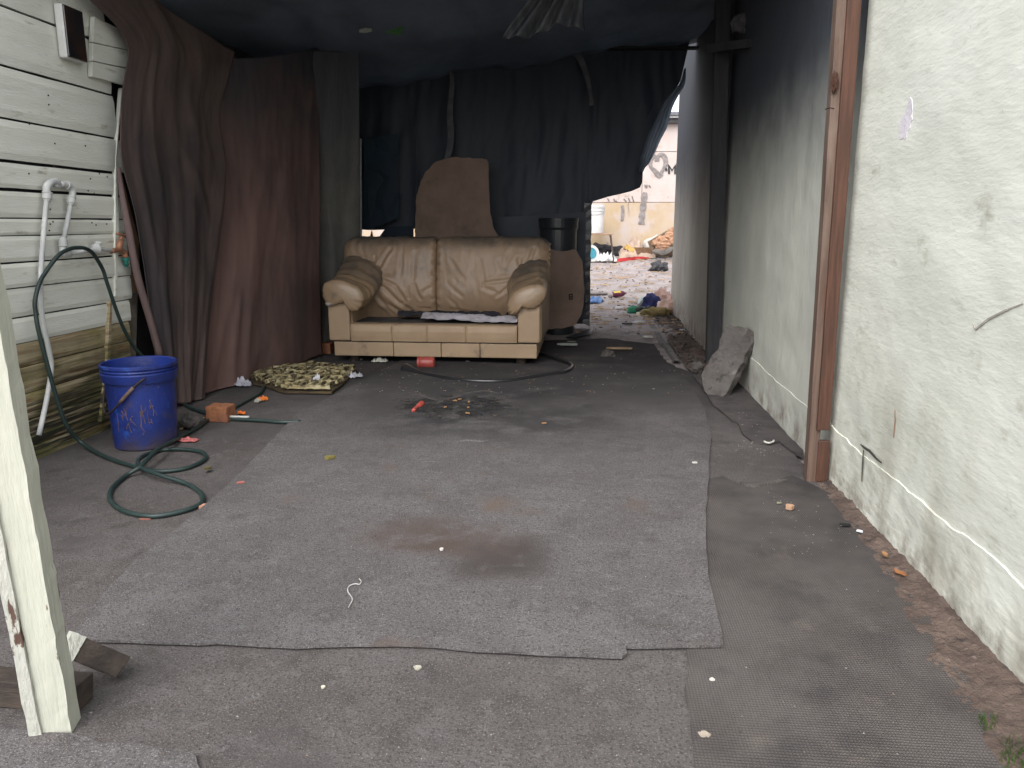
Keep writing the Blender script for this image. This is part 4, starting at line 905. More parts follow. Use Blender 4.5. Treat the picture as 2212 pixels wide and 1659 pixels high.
# broken lattice tray
def LT(u, v, z=0): return G(u, v, z)
lx = [LT(533,800), LT(610,838), LT(741,838), LT(771,786), LT(573,784)]
trp = [LT(532,800,.05), LT(548,817,.05), LT(572,822,.05), LT(612,835,.05), LT(716,836,.05), LT(742,816,.05), LT(770,789,.05), LT(700,784,.05), LT(580,787,.05)]
tr = empty('plastic_tray', LT(650,822), 'broken grimy cream lattice tray lying by the maroon curtain', 'tray')
ctr = sum(trp, Vector())/len(trp)
plate('tray_top', [p-Vector((0,0,.03)) for p in jagged(trp, .03, .008)], (0,0,1), .012, M['foamdark'], tr)
def inside(p, poly):
    r = False; n = len(poly)
    for i in range(n):
        a, b = poly[i], poly[(i+1)%n]
        if (a.y > p.y) != (b.y > p.y) and p.x < (b.x-a.x)*(p.y-a.y)/(b.y-a.y)+a.x: r = not r
    return r
xa = min(p.x for p in trp); xb = max(p.x for p in trp); ya = min(p.y for p in trp); yb = max(p.y for p in trp)
def clipbar(a, b, w, h, nm):
    n = 40; run = []
    for i in range(n+1):
        p = a.lerp(b, i/n)
        if inside(p, trp): run.append(p)
    if len(run) > 3: MB().bar(run[0], run[-1], w, h, side=(0,0,1), n=8, jag=.003).obj(nm, M['foam'], tr)
for i in range(6):
    y = lerp(ya+.02, yb-.02, i/5); clipbar(Vector((xa, y, .045)), Vector((xb, y+.01, .047)), .022, .016, 'long_rib')
for i in range(14):
    x = lerp(xa+.03, xb-.01, i/13); clipbar(Vector((x-.05, ya, .044)), Vector((x+.06, yb, .045)), .022, .013, 'cross_rib')
clipbar(Vector((xa+.10, ya, .062)), Vector((xa+.36, yb, .066)), .012, .022, 'diagonal_bar'); clipbar(Vector((xa+.48, ya, .062)), Vector((xb-.02, yb, .066)), .012, .022, 'diagonal_bar')
for i in range(26):
    p = Vector((random.uniform(xa, xb), random.uniform(ya, yb), .062))
    if inside(p, trp): lump('flake', p, (random.uniform(.012,.03), random.uniform(.01,.02), .008), M['foam'], tr, seed=i, amp=.7, sub=2)
crumple('pale_piece', G(765,815,.006), (.12,.07,.035), plain((.55,.55,.60), .8, transl=.2), seed=2, rotz=.5, label='white plastic film crumpled at the right end of the cream tray', cat='plastic film')
crumple('pale_piece', PP(684,820,Vector((0,0,.07)),Vector((0,0,1))), (.045,.04,.03), plain((.62,.62,.66), .8), seed=6, label='small white scrap on top of the cream tray', cat='scrap')

# red cup and red tube
cc = G(920, 783, .042); ax = Vector((1,.06,0)).normalized()
rc = empty('red_cup', G(920,785), 'red plastic cup lying on its side in front of the sofa', 'cup')
MB().lathe([(.030,-.062),(.038,-.058),(.0415,-.02),(.042,.02),(.038,.052),(.034,.062),(.030,.060),(.033,.03),(.001,.028)], cc, ax, 28).obj('cup_wall', M['red'], rc, smooth=True)
MB().lathe([(.0425,-.055),(.044,-.053),(.044,-.046),(.0425,-.044)], cc, ax, 28, cap=False).obj('lip_ring', M['red'], rc)
rtb = [G(893,887,.02), G(898,882,.02), G(905,877,.022), G(912,872,.024)]
MB().tube(spline(rtb, 4), [.011]*4+[.010]*4+[.016]*3+[.018]*2, 14).obj('red_nozzle', M['red'], smooth=True, label='small red plastic nozzle on the burnt patch', cat='nozzle')
bb = G(702, 765)
MB().box((bb.x-.045, bb.y, 0), (bb.x+.045, bb.y+.12, .085)).obj('brick', M['brick'], label='dusty red brick between the maroon curtain and the left foot of the sofa', cat='brick', bev=.006)
# black pipe in front of sofa
bp = [G(876,797,.018), G(900,803,.018), G(940,812,.018), G(990,820,.018), G(1040,823.5,.018), G(1090,822.5,.018), G(1140,816,.018), G(1190,808,.018), G(1220,803,.020), G(1234,794,.02), G(1231,786,.02), G(1210,777,.02), G(1185,768,.02), G(1165,763,.02), G(1140,757,.02)]
sp = spline(bp, 8)
MB().tube(sp, [.026*max(.0,1-i/10)+.0145 for i in range(len(sp))], 12).obj('black_pipe', M['blackhose'], smooth=True, label='curved black rubber pipe on the floor running under the sofa', cat='pipe')

# concrete slab leaning on the wall
sn = Vector((-.52,-.72,.46)).normalized(); s0 = G(1545, 858)
so = [C7(*p) for p in [(840,190),(880,205),(920,200),(1000,225),(1035,245),(1065,265),(1062,300),(1055,330),(1010,380),(965,440),(955,500),(925,540),(905,580),(890,620),(850,700),(810,770),(750,805),(700,795),(660,765),(630,740),(622,680),(610,620),(625,570),(640,540),(670,500),(700,440),(745,390),(765,300),(800,240)]]
plate('concrete_slab', [PP(u, v, s0, sn) for u, v in so], sn, .06, M['concrete'], label='rough sooty slab of broken concrete leaning on the right wall', cat='slab', subd=6, disp=.010, dscale=14, smooth=False)
lump('stone', G(*C7(570,545), .03), (.05,.05,.045), M['concrete'], seed=9, amp=.3, label='small dark stone in the soil left of the leaning concrete slab', cat='stone')

# foreground left: painted leaning post and timber offcuts
pb = G(108, 1592); fp = empty('painted_post', pb, 'cream painted leaning post with chipped paint in the left foreground', 'post')
topp = PY(-190, 20, 1.18)
ang = R(20); axn = (topp-pb).normalized(); sd0 = Vector((math.cos(ang), math.sin(ang)*-1, 0)); sd0 = (sd0-axn*sd0.dot(axn)).normalized(); upd = axn.cross(sd0)
sd1 = Vector((math.cos(R(-22)), math.sin(R(-22)), 0))
# four long faces built as one uneven beam; the side face carries the peeling coat
def beam_face(name, c0, c1, w, depth, m, nn=60, seedv=0):
    V = []; Fc = []
    for i in range(nn+1):
        t = i/nn; c = c0.lerp(c1, t)
        for (a, b) in ((-1,-1),(0,-1),(1,-1),(1,1),(-1,1)):
            j = .0022*fbm((t*18, a*3+seedv, b*3), 1, seedv, 3)+(.0016*nz((t*70, a*2, b), 1, seedv) if a else 0)
            e = Vector((0,0,0))
            if i == 0: e = axn*(.02*nz((a*5, b*5, seedv), 1, seedv+2)-.006)
            V.append(c+sideV*(a*w/2+j)+depV*(b*depth/2+j*.6)+e)
        if i:
            k = (i-1)*5
            for e in range(5): Fc.append((k+e, k+(e+1)%5, k+5+(e+1)%5, k+5+e))
    Fc += [(4,3,2,1,0), tuple(nn*5+e for e in range(5))]
    return mk(name, V, Fc, m, fp)
view = Vector((pb.x, pb.y, 0)).normalized(); sideV = Matrix.Rotation(R(-24), 3, 'Z')@Vector((view.y, -view.x, 0)); sideV = (sideV-axn*sideV.dot(axn)).normalized(); depV = axn.cross(sideV).normalized()
if depV.y < 0: depV = -depV
base = pb+depV*.03
beam_face('main_timber', base+sideV*.012+Vector((0,0,.0)), topp+depV*.03+sideV*.012, .054, .05, M['paint_post'])
beam_face('split_strip', base-sideV*.026+depV*-.004+axn*-.004, topp+depV*.026-sideV*.026, .022, .056, M['paint_chip'], seedv=4)
a, b = G(-60,1515,.03), G(183,1522,.03)
MB().bar(G(-80,1478,.032)+Vector((0,.0,0)), G(186,1496,.032)+Vector((0,.0,0)), .062, .055, side=(0,0,1), n=10, jag=.002).obj('timber_offcut', M['darkwood'], label='dark timber length lying on the floor behind the painted post', cat='timber', bev=.002)
mb = MB().bar(G(152,1394,.10), G(264,1441,.026), .05, .035, side=(-.3,.2,.9), n=6, jag=.001); st_ = mb.obj('timber_stub', M['darkwood'], label='short dark timber stub with a painted end propped against the painted post', cat='timber', bev=.003)
q0 = G(152,1394,.10); q1 = G(264,1441,.026); dd = (q1-q0).normalized()
MB().bar(q0-dd*.012, q0+dd*.016, .053, .038, side=(-.3,.2,.9), n=3, jag=.002).obj('painted_end', M['paint_chip'], st_)

# small litter, each one measured
def chip(name, u, v, w, d, c, label, cat='scrap', rz_=0, th=.004, z=None, seed=0):
    p = G(u, v, ZR if z is None else z); n = 9; P = []
    for k in range(n):
        a = 2*math.pi*k/n; r = 1+.35*nz((math.cos(a), math.sin(a), seed+u*.1), 1.3, seed)
        P.append(p+Matrix.Rotation(rz_,3,'Z')@Vector((w/2*r*math.cos(a), d/2*r*math.sin(a), th+.003*nz((a, u, 0), 1))))
    return plate(name, P, (0,0,1), th, plain(c, .85), label=label, cat=cat)
crumple('orange_peel', G(568,864,.006), (.06,.045,.02), plain((.75,.20,.03), .6), seed=1, label='orange peel right of the bent hose by the curtain', cat='peel')
crumple('tissue', G(557,868,.006), (.035,.05,.02), plain((.45,.43,.38), .8), seed=3, label='crumpled grey white scrap beside the upper orange peel', cat='scrap')
crumple('orange_peel', G(521,894,.006), (.045,.03,.018), plain((.75,.17,.03), .6), seed=5, label='orange peel lying above the white strip by the brick', cat='peel')
MB().lathe([(.020,0),(.021,.003),(.021,.014),(.018,.017),(.001,.0165)], G(617,843,.001), seg=24).obj('bottle_cap', plain((.50,.52,.48), .5), label='pale round bottle cap in front of the cream tray', cat='cap')
crumple('torn_paper', G(520,833,.004), (.16,.07,.05), plain((.45,.45,.52), .8), seed=9, rotz=-.3, label='curled torn paper at the foot of the maroon curtain', cat='paper')
crumple('paper', G(820,781,.004), (.13,.07,.025), plain((.58,.57,.50), .8), seed=11, label='crumpled cream paper on the floor under the left of the sofa', cat='paper')
chip('paper', 770, 777, .10, .05, (.50,.48,.58), 'flat lilac white paper under the left leg of the sofa', 'paper', z=.002)
chip('leaf', 712, 991, .04, .03, (.20,.17,.05), 'yellow green curled leaf on the rug', 'leaf', .4, .012)
chip('leaf', 449, 1013, .03, .035, (.10,.085,.035), 'brown leaf on the carpet right of the coiled hose', 'leaf', 0, .008)
chip('pebble', 902, 1443, .020, .018, (.42,.40,.33), 'cream chip on the carpet just below the rug edge', 'chip', 0, .003, .001)
chip('chip', 698, 1485, .010, .010, (.55,.52,.42), 'tiny cream chip left on the front carpet', 'chip', 0, .003, .001)
chip('chip', 1538, 1470, .013, .011, (.55,.54,.50), 'small white chip on the front carpet below the rug corner', 'chip', 0, .004, .001)
chip('chip', 1522, 1587, .028, .022, (.36,.31,.25), 'flat beige flake on the carpet near the bottom edge of the photo', 'chip', 0, .002, .001)
chip('leaf', 312, 1122, .045, .014, (.28,.12,.09), 'small reddish brown leaf touching the front of the hose coil', 'leaf', 0, .003, .001)
chip('peel', 438, 1096, .035, .03, (.50,.25,.18), 'crumbled pink scrap right of the hose coil', 'scrap', 0, .01, .001)
chip('peel', 520, 1043, .03, .02, (.42,.14,.12), 'small pink scrap at the left edge of the rug', 'scrap', .5, .004)
chip('leaf', 1706, 1099, .028, .028, (.45,.28,.18), 'small dry curled leaf on the ribbed mat', 'leaf', 0, .014, .008)
chip('chip', 1683, 1087, .018, .010, (.30,.30,.20), 'oval pale seed on the ribbed mat beside the dry leaf', 'seed', 0, .004, .008)
chip('card', 1857, 1148, .022, .020, (.70,.70,.74), 'tiny white tag on the ribbed mat near the wall', 'tag', -.4, .002, .008)
chip('charcoal', 1826, 1135, .035, .018, (.02,.02,.02), 'black charcoal bit on the ribbed mat near the wall', 'charcoal', 0, .006, .008)
chip('leaf', 1912, 1198, .014, .03, (.38,.20,.09), 'orange brown leaf in the soil gap beside the wall', 'leaf', 0, .004, .02)
chip('leaf', 1945, 1238, .018, .045, (.36,.15,.06), 'second orange leaf lower down the soil gap beside the wall', 'leaf', .5, .004, .02)
chip('charcoal', 954, 1188, .012, .012, (.6,.58,.55), 'tiny white chip at the top of the damp rug stain', 'chip', 0, .006)
chip('chip', 1501, 1000, .022, .018, (.55,.54,.50), 'white crumb near the right edge of the rug', 'chip')
chip('paper_bit', 1228, 746, .12, .06, (.48,.47,.44), 'pale flat paper on the ground right of the sofa', 'paper', 0, .004, .002)
chip('paper_bit', 1235, 738, .09, .05, (.30,.32,.28), 'greenish flat scrap behind the pale paper right of the sofa', 'scrap', 0, .004, .002)
chip('peel', 1010, 781, .03, .02, (.6,.6,.55), 'small white bit under the middle of the sofa', 'chip', 0, .005, .002)
chip('wood_bit', 892, 801, .06, .014, (.48,.28,.10), 'thin orange wood bit left of the black pipe end', 'chip', 0, .004, .002)
chip('wood_bit', 930, 792, .05, .016, (.50,.27,.09), 'orange wood bit below the red cup', 'chip', .1, .004, .002)
for i, (u, v, lb) in enumerate([(983,866,'leftmost orange ember chip on the burnt patch'),(993,863,'orange chip on the upper burnt patch'),(1013,869,'orange chip right of centre on the burnt patch'),(1012,881,'pale orange crumb low on the burnt patch'),(1010,893,'orange sliver under the burnt patch'),(1175,915,'curled pale string end right of the burnt patch'),(962,880,'yellowish crumb beside the red nozzle')]):
    chip('wood_chip', u, v, .024, .011, (.36,.20,.09), lb, 'chip', i*.7, .005, .024, i)
# white string on the rug
sp_ = spline([G(*q, ZR+.003) for q in [(775,1250),(781,1256),(776,1262),(766,1261),(754,1266),(751,1276),(757,1286),(761,1296),(756,1306),(753,1312)]], 5)
MB().tube([p+Vector((.002*nz(p,60),.002*nz(p,60,3),0)) for p in sp_], .0014, 6).obj('string', plain((.55,.54,.53), .9), smooth=True, label='short white frayed string lying on the grey rug', cat='string')
sp_ = spline([G(*C7(*q), .014) for q in [(1130,1158),(1150,1168),(1175,1170),(1200,1162),(1208,1150)]], 5)
MB().tube(sp_, .0045, 8).obj('plastic_ring', plain((.62,.62,.56), .5), smooth=True, label='curved white plastic sliver on the torn felt strip', cat='sliver')
# countless specks
def specks(name, n, region, cols, smin, smax, z=0.012):
    for ci, c in enumerate(cols):
        mb = MB()
        for k in range(n//len(cols)):
            u = random.uniform(region[0], region[2]); v = region[1]+(region[3]-region[1])*random.random()**.8; p = G(u, v, z)
            if p.x > .9 or p.x < -2.2: continue
            s = random.uniform(smin, smax); a = random.random()*6.28; e = random.uniform(.35,1)
            V = [p+Vector((math.cos(a+q)*s*(e if i%2 else 1), math.sin(a+q)*s*(e if i%2 else 1), .002)) for i, q in enumerate((0,1.5,3.1,4.6))]+[p+Vector((0,0,.004))]
            mb.add(V, [(0,1,4),(1,2,4),(2,3,4),(3,0,4)])
        mb.obj(name, plain(c, .9), kind='stuff')
specks('litter_specks', 200, (120,850,2000,1655), [(.30,.28,.25),(.03,.027,.025),(.20,.15,.10)], .0012, .0032)
specks('ash_crumbs', 200, (850,845,1130,905), [(.015,.015,.015),(.03,.03,.03),(.10,.075,.055)], .004, .012, .022)
specks('litter_specks', 140, (760,760,1480,850), [(.40,.38,.33),(.35,.20,.09)], .004, .009, .012)
specks('plaster_crumbs', 70, (1590,880,1730,985), [(.36,.35,.31)], .0015, .0045, .016)
specks('plaster_crumbs', 60, (1640,1060,1860,1200), [(.32,.31,.27)], .001, .003, .010)
# grass by the wall
mb = MB()
for k in range(120):
    if k < 30: b0 = G(random.uniform(2115,2155), random.uniform(1550,1580), .005)
    else: b0 = G(random.uniform(2165,2225), random.uniform(1600,1690), .005)
    h_ = random.uniform(.008,.028); d = Vector((random.uniform(-1,1), random.uniform(-1,1), 0))*.012; w = Vector((.0012,.0006,0))
    mb.add([b0-w, b0+w, b0+d*.5+Vector((0,0,h_*.7))+w*.6, b0+d*.5+Vector((0,0,h_*.7))-w*.6, b0+d*1.3+Vector((0,0,h_))], [(0,1,2,3),(3,2,4)])
mb.obj('grass', plain((.07,.13,.03), .7, transl=.3), kind='stuff')

# ================================================================== YARD BEYOND
YW = 13.0
yw = empty('yard_wall', (0, YW, .5), 'stained pink and yellow sheet wall with graffiti at the far end of the yard', 'wall')
zs = [PY(1400, v, YW).z for v in (552, 437, 328, 266)]
for r in range(3):
    off = [0, .9, .3][r]
    for k in range(-4, 3):
        x0 = k*2.4+off; x1 = x0+2.4
        z0_, z1_ = zs[r]-(.05 if r == 0 else 0), zs[r+1]
        MB().box((x0+.004, YW+random.uniform(0,.006), z0_+.004), (x1-.004, YW+.05, z1_-.004)).obj('wall_sheet', M['yardlow'] if r == 0 else M['yardhigh'], yw, bev=.002)
MB().box((-10, YW+.05, .3), (8, YW+.2, zs[3])).obj('wall_frame', M['darkwood'], yw)
zf0, zf1, zf2, zf3 = zs[3]-.01, PY(1460,257,YW).z, PY(1460,252,YW).z, PY(1460,245,YW).z
MB().box((-10, YW-.10, zf0), (8, YW+.2, zf1)).obj('fascia', plain((.07,.065,.07), .8), yw)
MB().box((-10, YW-.14, zf1+.002), (8, YW+.2, zf2)).obj('roof_edge', plain((.6,.6,.6), .6), yw)
MB().box((-10, YW-.18, zf2+.002), (8, YW+1.5, zf3)).obj('roof_sheet', plain((.16,.16,.18), .7), yw)
gm = plain((.05,.05,.055), .9)
gs = [[(1110,1020),(1122,1052)], [(1150,1085),(1145,985),(1182,1050),(1216,990),(1216,1088)], [(1228,985),(1280,975)], [(1240,990),(1238,1085)], [(1250,1015),(1262,1090),(1232,1102),(1280,1104)]]
for s_ in gs:
    ribbon([PY(*C5(*q), YW-.004) for q in s_], .035, (0,-1,0), .004).obj('graffiti_stroke', gm, yw)
gm2 = mat('soot scrawl', (.17,.155,.15), (.27,.24,.23), 14, .9, .1, 20)
for s_, w in (([(1000,880),(960,900),(940,945),(950,1005),(1000,1060),(1045,1105),(1075,1050),(1110,980),(1105,910),(1060,870),(1020,900),(1015,945)], .07), ([(885,1290),(870,1380),(860,1480),(850,1560),(845,1640)], .10), ([(633,1430),(640,1500),(630,1600)], .05)):
    ribbon(spline([PY(*C5(*q), YW-.006) for q in s_], 4), lambda t, w=w: w*(.6+.5*abs(math.sin(t*11))), (0,-1,0), .004).obj('soot_smear', gm2, yw)
for q in ((1180,1205),(880,1135),(915,1140),(1250,1225)): pass
for s_ in ([(880,1205),(900,1240)], [(905,1205),(905,1240)], [(925,1210),(945,1235)], [(540,1360),(550,1385),(575,1390)], [(470,1355),(490,1390)], [(650,1360),(680,1395)], [(700,1350),(720,1395)], [(740,1330),(760,1395)]):
    ribbon([PY(*C5(*q), YW-.004) for q in s_], .02, (0,-1,0), .003).obj('scrawl_mark', plain((.2,.17,.16), .9), yw)

# stool and white bucket
sb = GT(*C6(430,545)); 
st0 = empty('stool', sb, 'metal framed stool under the white bucket in the yard', 'stool')
Ys = sb.y
def yp(x, y, dy=0): return PY(*C6(x, y), Ys+dy)
tl, trr = yp(215,232), yp(525,212); zt_ = tl.z-.0
ztop = (tl.z+trr.z)/2
MB().box((tl.x-.05, Ys-.02, ztop-.025), (trr.x, Ys+.30, ztop)).obj('seat', plain((.34,.22,.15), .8), st0, bev=.008)
for (x, y) in ((tl.x+.04, Ys), (trr.x-.02, Ys)):
    for dy in (0, .27):
        xx = x
        MB().tube(spline([Vector((xx-.02 if x == trr.x-.02 else xx+.02, y+dy, ztop-.02)), Vector((xx, y+dy, ztop-.06)), Vector((xx+(.05 if x > tl.x+.1 else -.05), y+dy, sb.z+.02))], 6), .012, 8).obj('leg', plain((.13,.10,.09), .5, metal=.4), st0, smooth=True)
MB().tube([Vector((tl.x+.0, Ys, sb.z+.02)), Vector((tl.x+.06, Ys-.01, sb.z+.01)), Vector((trr.x-.04, Ys-.01, sb.z+.01)), Vector((trr.x+.03, Ys, sb.z+.03))], .012, 8).obj('foot_rail', plain((.13,.10,.09), .5, metal=.4), st0, smooth=True)
bl, br_ = yp(262,215).x, yp(438,215).x; bh = PY(*C5(350,1430), Ys+.13).z-ztop; rr = (br_-bl)/2*1.15; bcx = br_-rr
wb = empty('white_bucket', (bcx, Ys+.13, ztop), 'white plastic bucket with a lid standing on the stool in the yard', 'bucket')
MB().lathe([(rr*.86,0.002),(rr*.9,.01),(rr*.98,bh*.78),(rr*1.03,bh*.785),(rr*1.03,bh*.84),(rr*.99,bh*.845),(rr*1.0,bh*.9)], (bcx, Ys+.13, ztop), seg=32).obj('pail', M['whiteplastic'], wb, smooth=False)
MB().lathe([(rr*1.05,bh*.9),(rr*1.06,bh*.97),(rr*.98,bh*.975),(rr*.95,bh*1.0),(rr*.1,bh*1.0)], (bcx, Ys+.13, ztop), seg=32).obj('lid', M['whiteplastic'], wb)
MB().tube([Vector((bcx+rr*1.04*math.cos(R(a)), Ys+.13+rr*1.04*math.sin(R(a)), ztop+bh*.82-.07*math.sin(R(-a-10)*1.05))) for a in range(-175,0,12)], .004, 6).obj('handle', plain((.45,.45,.46), .5), wb)

# rubbish heap by the far wall
def Y_(x, y): return GT(*C6(x, y))
hc = Y_(800,520)
def cl3(name, x0, y0, x1, y1, h, m, label, cat, seed, depth=.5):
    a, b = Y_(x0, y0), Y_(x1, y1)
    def f(s, t):
        p = a.lerp(b, s); p.y += t*depth
        e = math.sin(math.pi*min(1, max(0, t)))**.6*math.sin(math.pi*min(1, max(0, .04+.92*s)))**.5
        q = .55+.45*fbm((s*3, t*3, seed), 1.2, seed, 4)+.22*(1-abs(2*fbm((s*9+t*5, t*2, seed), 1, seed+1, 3)))
        p.z = gz(p.x, p.y)+.01+h*e*q; return p
    V, Fc = grid(f, 70, 40); return mk(name, V, Fc, m, smooth=True, label=label, cat=cat)
cl3('tan_cloth', 600,520,1000,500, .34, mat('tan cloth', (.44,.33,.26), (.33,.25,.20), 6, .9, .4, 30), 'heap of tan cloth by the far yard wall', 'cloth', 3, .7)
cl3('red_cloth', 555,545,930,505, .05, mat('bright red cloth', (.36,.025,.03), (.26,.02,.022), 6, .8, .4, 30), 'flat bright red cloth at the foot of the tan heap in the yard', 'cloth', 5, .12)
c = Y_(1060,492); sk = lump('white_sack', c+Vector((0,.15,.16)), (.30,.2,.18), mat('white plastic sack', (.52,.50,.47), (.38,.36,.33), 7, .7, .6, 14), seed=4, amp=.28, smooth=True, label='stuffed white plastic sack by the far yard wall', cat='sack', flat=.85)
c = Y_(1195,470); lump('grey_bag', c+Vector((0,.2,.1)), (.14,.12,.13), plain((.16,.17,.19), .6), seed=8, smooth=True, label='small grey plastic bag right of the white sack', cat='bag')
def yplank(a, b, w, lb, c=(.16,.11,.08)):
    MB().bar(a, b, w, .04, side=(0,0,1), n=3, jag=.004).obj('leaning_plank', plain(c, .9), label=lb, cat='plank')
Yh = YW-.5
yplank(PY(*C6(940,360), Yh), PY(*C6(1300,150), Yh+.3), .16, 'upper brown plank sloping over the rubbish heap in the yard', (.22,.16,.11))
yplank(PY(*C6(1000,350), Yh+.05), PY(*C6(1320,330), Yh+.1), .08, 'lower plank under the sloping plank in the yard', (.28,.21,.14))
yplank(PY(*C6(670,360), Yh), PY(*C6(760,410), Yh), .07, 'short yellow plank poking out of the tan heap', (.55,.36,.12))
MB().box(PY(*C6(645,460), Yh+.25), PY(*C6(960,375), Yh+.3)).obj('brown_box', plain((.17,.10,.06), .9), label='dark brown board behind the tan heap in the yard', cat='board')
MB().box(PY(*C6(1010,470), Yh+.28), PY(*C6(1300,300), Yh+.33)).obj('dark_board', plain((.10,.065,.045), .9), label='dark board behind the white sack in the yard', cat='board')
for i, (x, y, lb) in enumerate([(1070,320,'left crumpled brown paper on the sloping plank'),(1200,260,'middle crumpled brown paper on the sloping plank'),(1235,215,'uppermost crumpled brown paper on the sloping plank')]):
    lump('brown_paper', PY(*C6(x, y), Yh-.05), (.13,.05,.10), plain((.42,.24,.15), .9), seed=i+20, amp=.6, label=lb, cat='paper')
# wheel and bits under the stool
c = Y_(280,545)+Vector((0,.1,.14))
wh = empty('toy_wheel', c-Vector((0,0,.14)), 'white and blue plastic wheel lying under the stool in the yard', 'wheel')
MB().lathe([(.09,-.03),(.14,-.03),(.15,0),(.14,.03),(.09,.03)], c, (.3,-1,.25), 24).obj('rim', M['whiteplastic'], wh)
MB().lathe([(.03,.032),(.09,.034),(.092,.038),(.03,.04)], c, (.3,-1,.25), 24).obj('hub', plain((.05,.25,.32), .6), wh)
crumple('white_plastic', Y_(460,535), (.36,.2,.12), plain((.62,.62,.62), .6), seed=7, label='white crumpled plastic under the stool', cat='plastic')
lump('black_bag', Y_(380,500)+Vector((0,.25,.1)), (.25,.12,.13), plain((.03,.03,.035), .5), seed=3, label='black plastic bag against the far wall behind the stool', cat='bag')
lump('black_rag', Y_(590,470)+Vector((0,.1,.06)), (.22,.12,.11), plain((.035,.035,.04), .9), seed=31, label='black rag between the stool and the tan heap', cat='rag')
lump('black_bag', Y_(1045,645)+Vector((0,.05,.05)), (.13,.1,.10), plain((.05,.05,.055), .5), seed=14, amp=.6, label='small black plastic bag alone on the yard ground', cat='bag')
# bottle
a, b = Y_(485,945), Y_(672,925)
d = (b-a); L_ = d.length; r_ = .038
bo = empty('soda_bottle', a, 'empty maroon labelled plastic soda bottle lying in the yard', 'bottle')
ax = d.normalized(); c0 = a+Vector((0,0,r_+.015))
MB().lathe([(r_*.8,0),(r_,.015),(r_,L_*.15)], c0, ax, 18).obj('base', plain((.45,.38,.38), .25), bo, smooth=True)
MB().lathe([(r_*1.01,L_*.15),(r_*1.01,L_*.75)], c0, ax, 18).obj('label', mat('bottle label', (.16,.03,.07), (.10,.02,.05), 9, .4, .1, 10), bo, smooth=True)
MB().lathe([(r_*.98,L_*.75),(r_*.8,L_*.85),(r_*.35,L_*.95),(r_*.35,L_)], c0, ax, 18).obj('neck', plain((.12,.03,.05), .3), bo, smooth=True)
ribbon([c0+ax*(L_*.28)+Vector((0,-r_*.75,r_*.75)), c0+ax*(L_*.68)+Vector((0,-r_*.75,r_*.75))], .03, (0,-.7,.7), .003).obj('print_band', plain((.75,.55,.10), .6), bo)
crumple('blue_bag', Y_(250,985), (.42,.25,.09), mat('blue plastic bag', (.02,.12,.42), (.15,.25,.45), 9, .4, .2, 20), seed=3, label='bright blue plastic bag on the yard ground beside the cardboard', cat='bag')
# clothes pile by the wall's far end
for nm, x, y, sx, sy, sz, col, lb, sd_ in [('blue_garment',950,1070,.20,.16,.22,(.035,.04,.13),'dark blue garment in the middle of the clothes pile in the yard',2),('pink_garment',1060,1040,.22,.16,.26,(.58,.38,.32),'pale pink garment standing highest in the clothes pile',5),
    ('peach_garment',1160,1110,.28,.22,.20,(.62,.42,.34),'peach garment at the right of the clothes pile',9),('olive_garment',1010,1140,.30,.16,.12,(.25,.19,.08),'olive brown garment at the front of the clothes pile',12),('white_garment',1075,1090,.13,.12,.16,(.66,.62,.60),'white garment in the front of the pink one',15),('blue_strap',1140,1010,.18,.10,.07,(.05,.09,.32),'blue strap behind the clothes pile',16)]:
    p = Y_(x, y); lump(nm, p+Vector((0,0,sz*.35)), (sx/2, sy/2, sz/2), mat('garment', col, tuple(k*.6 for k in col), 9, .9, .6, 30), seed=sd_, amp=.55, sc=3, smooth=True, label=lb, cat='clothes')
for i, (pts, c_, lb) in enumerate([([(800,1105),(830,1050),(880,1010),(915,1040),(860,1065)], (.09,.11,.10), 'black and white shoe strap left in the clothes pile'), ([(790,1110),(850,1090),(900,1100),(930,1075)], (.06,.07,.07), 'dark sandal sole at the left front of the clothes pile'), ([(815,1060),(830,1000),(850,980)], (.35,.42,.42), 'pale grey sandal upper left of the clothes pile')]):
    MB().tube(spline([Y_(x, y)+Vector((0,0,.05)) for x, y in pts], 4), .022, 8).obj('sandal', plain(c_, .7), smooth=True, label=lb, cat='sandal')
lump('green_cup', Y_(750,1100)+Vector((0,0,.03)), (.07,.05,.055), plain((.02,.20,.11), .4), seed=2, amp=.2, label='bright green plastic cup left of the clothes pile', cat='cup')
lump('cream_scrap', Y_(875,1125)+Vector((0,0,.01)), (.09,.05,.03), plain((.62,.55,.42), .8), seed=6, amp=.5, label='cream scrap in front of the clothes pile', cat='scrap')
lump('green_bit', Y_(1190,965)+Vector((0,0,.02)), (.04,.04,.05), plain((.03,.22,.10), .5), seed=6, amp=.3, label='green scrap at the wall end behind the clothes pile', cat='scrap')
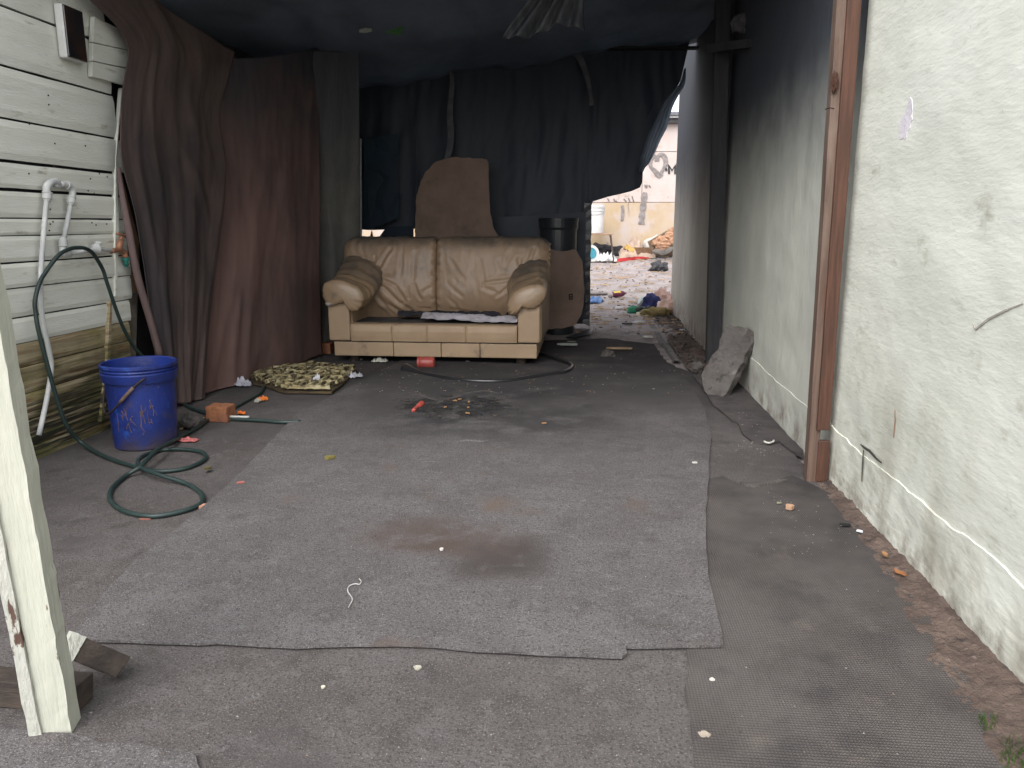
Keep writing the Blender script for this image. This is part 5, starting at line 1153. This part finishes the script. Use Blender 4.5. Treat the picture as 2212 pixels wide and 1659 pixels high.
for (x, y, w, d_, c_, lb) in [(1010,945,.16,.12,(.68,.68,.68),'white paper behind the clothes pile'),(605,1060,.11,.10,(.66,.62,.62),'white paper square in the middle of the yard ground'),(815,1220,.13,.07,(.60,.62,.60),'pale paper before the kerb end'),(258,595,.10,.10,(.68,.66,.62),'white square scrap near the stool'),(1150,895,.30,.07,(.60,.58,.55),'long pale scrap beside the wall end'),(920,1385,.10,.05,(.58,.56,.52),'white scrap on the ground left of the kerb'),
    (340,900,.50,.18,(.22,.20,.19),'flat grey stone slab in the yard left of the soda bottle'),(690,1240,.10,.07,(.05,.05,.05),'black scrap on the trodden path'),(620,1515,.22,.05,(.33,.23,.14),'dry brown leaf on the carpet end of the path'),(30,1470,.16,.05,(.42,.46,.42),'pale green shard on the ground right of the sofa base'),(1300,1312,.06,.03,(.6,.6,.6),'white chip in the soil by the wall base')]:
    p = Y_(x, y); P = []
    for k in range(8):
        a_ = 2*math.pi*k/8; r = 1+.35*nz((math.cos(a_), math.sin(a_), x*.01), 1.3, 2); P.append(p+Vector((w/2*r*math.cos(a_), d_/2*r*math.sin(a_), .03)))
    plate('ground_scrap', P, (0,0,1), .014, plain(c_, .85), label=lb, cat='scrap')
lump('yard_stone', Y_(475,1575)+Vector((0,0,.01)), (.05,.05,.04), M['concrete'], seed=3, label='small dark stone on the path end of the carpet', cat='stone')
# wood chips and rubble nobody could count
mb = MB(); mb2 = MB(); mb3 = MB()
for k in range(620):
    x = random.uniform(-.9, 1.4); y = 7.0+5.9*random.random()**.8; z = gz(x, y)+.016; a = random.uniform(-.5,.5) if random.random() < .7 else random.random()*3.1
    kind = random.random(); L = random.uniform(.02,.13) if kind < .5 else random.uniform(.01,.035); w = random.uniform(.006,.014) if kind < .5 else L*.7
    d = Vector((math.cos(a), math.sin(a), 0)); n = Vector((-d.y, d.x, 0)); p = Vector((x, y, z))
    V = [p-d*L/2-n*w/2, p+d*L/2-n*w/2, p+d*L/2+n*w/2, p-d*L/2+n*w/2]; V += [v+Vector((0,0,.008)) for v in V]
    (mb if kind < .5 else (mb2 if kind < .72 else mb3)).add(V, [(4,5,6,7),(0,1,5,4),(1,2,6,5),(2,3,7,6),(3,0,4,7)])
mb.obj('wood_chips', plain((.50,.34,.19), .9), kind='stuff'); mb2.obj('pale_rubble', plain((.50,.46,.43), .9), kind='stuff'); mb3.obj('dark_rubble', plain((.07,.06,.055), .9), kind='stuff')
mb = MB()
for k in range(260):
    x = random.uniform(.72, 1.0); y = random.uniform(5.3, 8.9); s = random.uniform(.008,.03); p = Vector((x, y, .02)); 
    V = [p+Vector((random.uniform(-s,s), random.uniform(-s,s), random.uniform(0,s))) for q in range(5)]; mb.add(V, [(0,1,2),(0,2,3),(0,3,4),(1,2,3),(2,3,4)])
mb.obj('rubble', M['concrete'], kind='stuff')
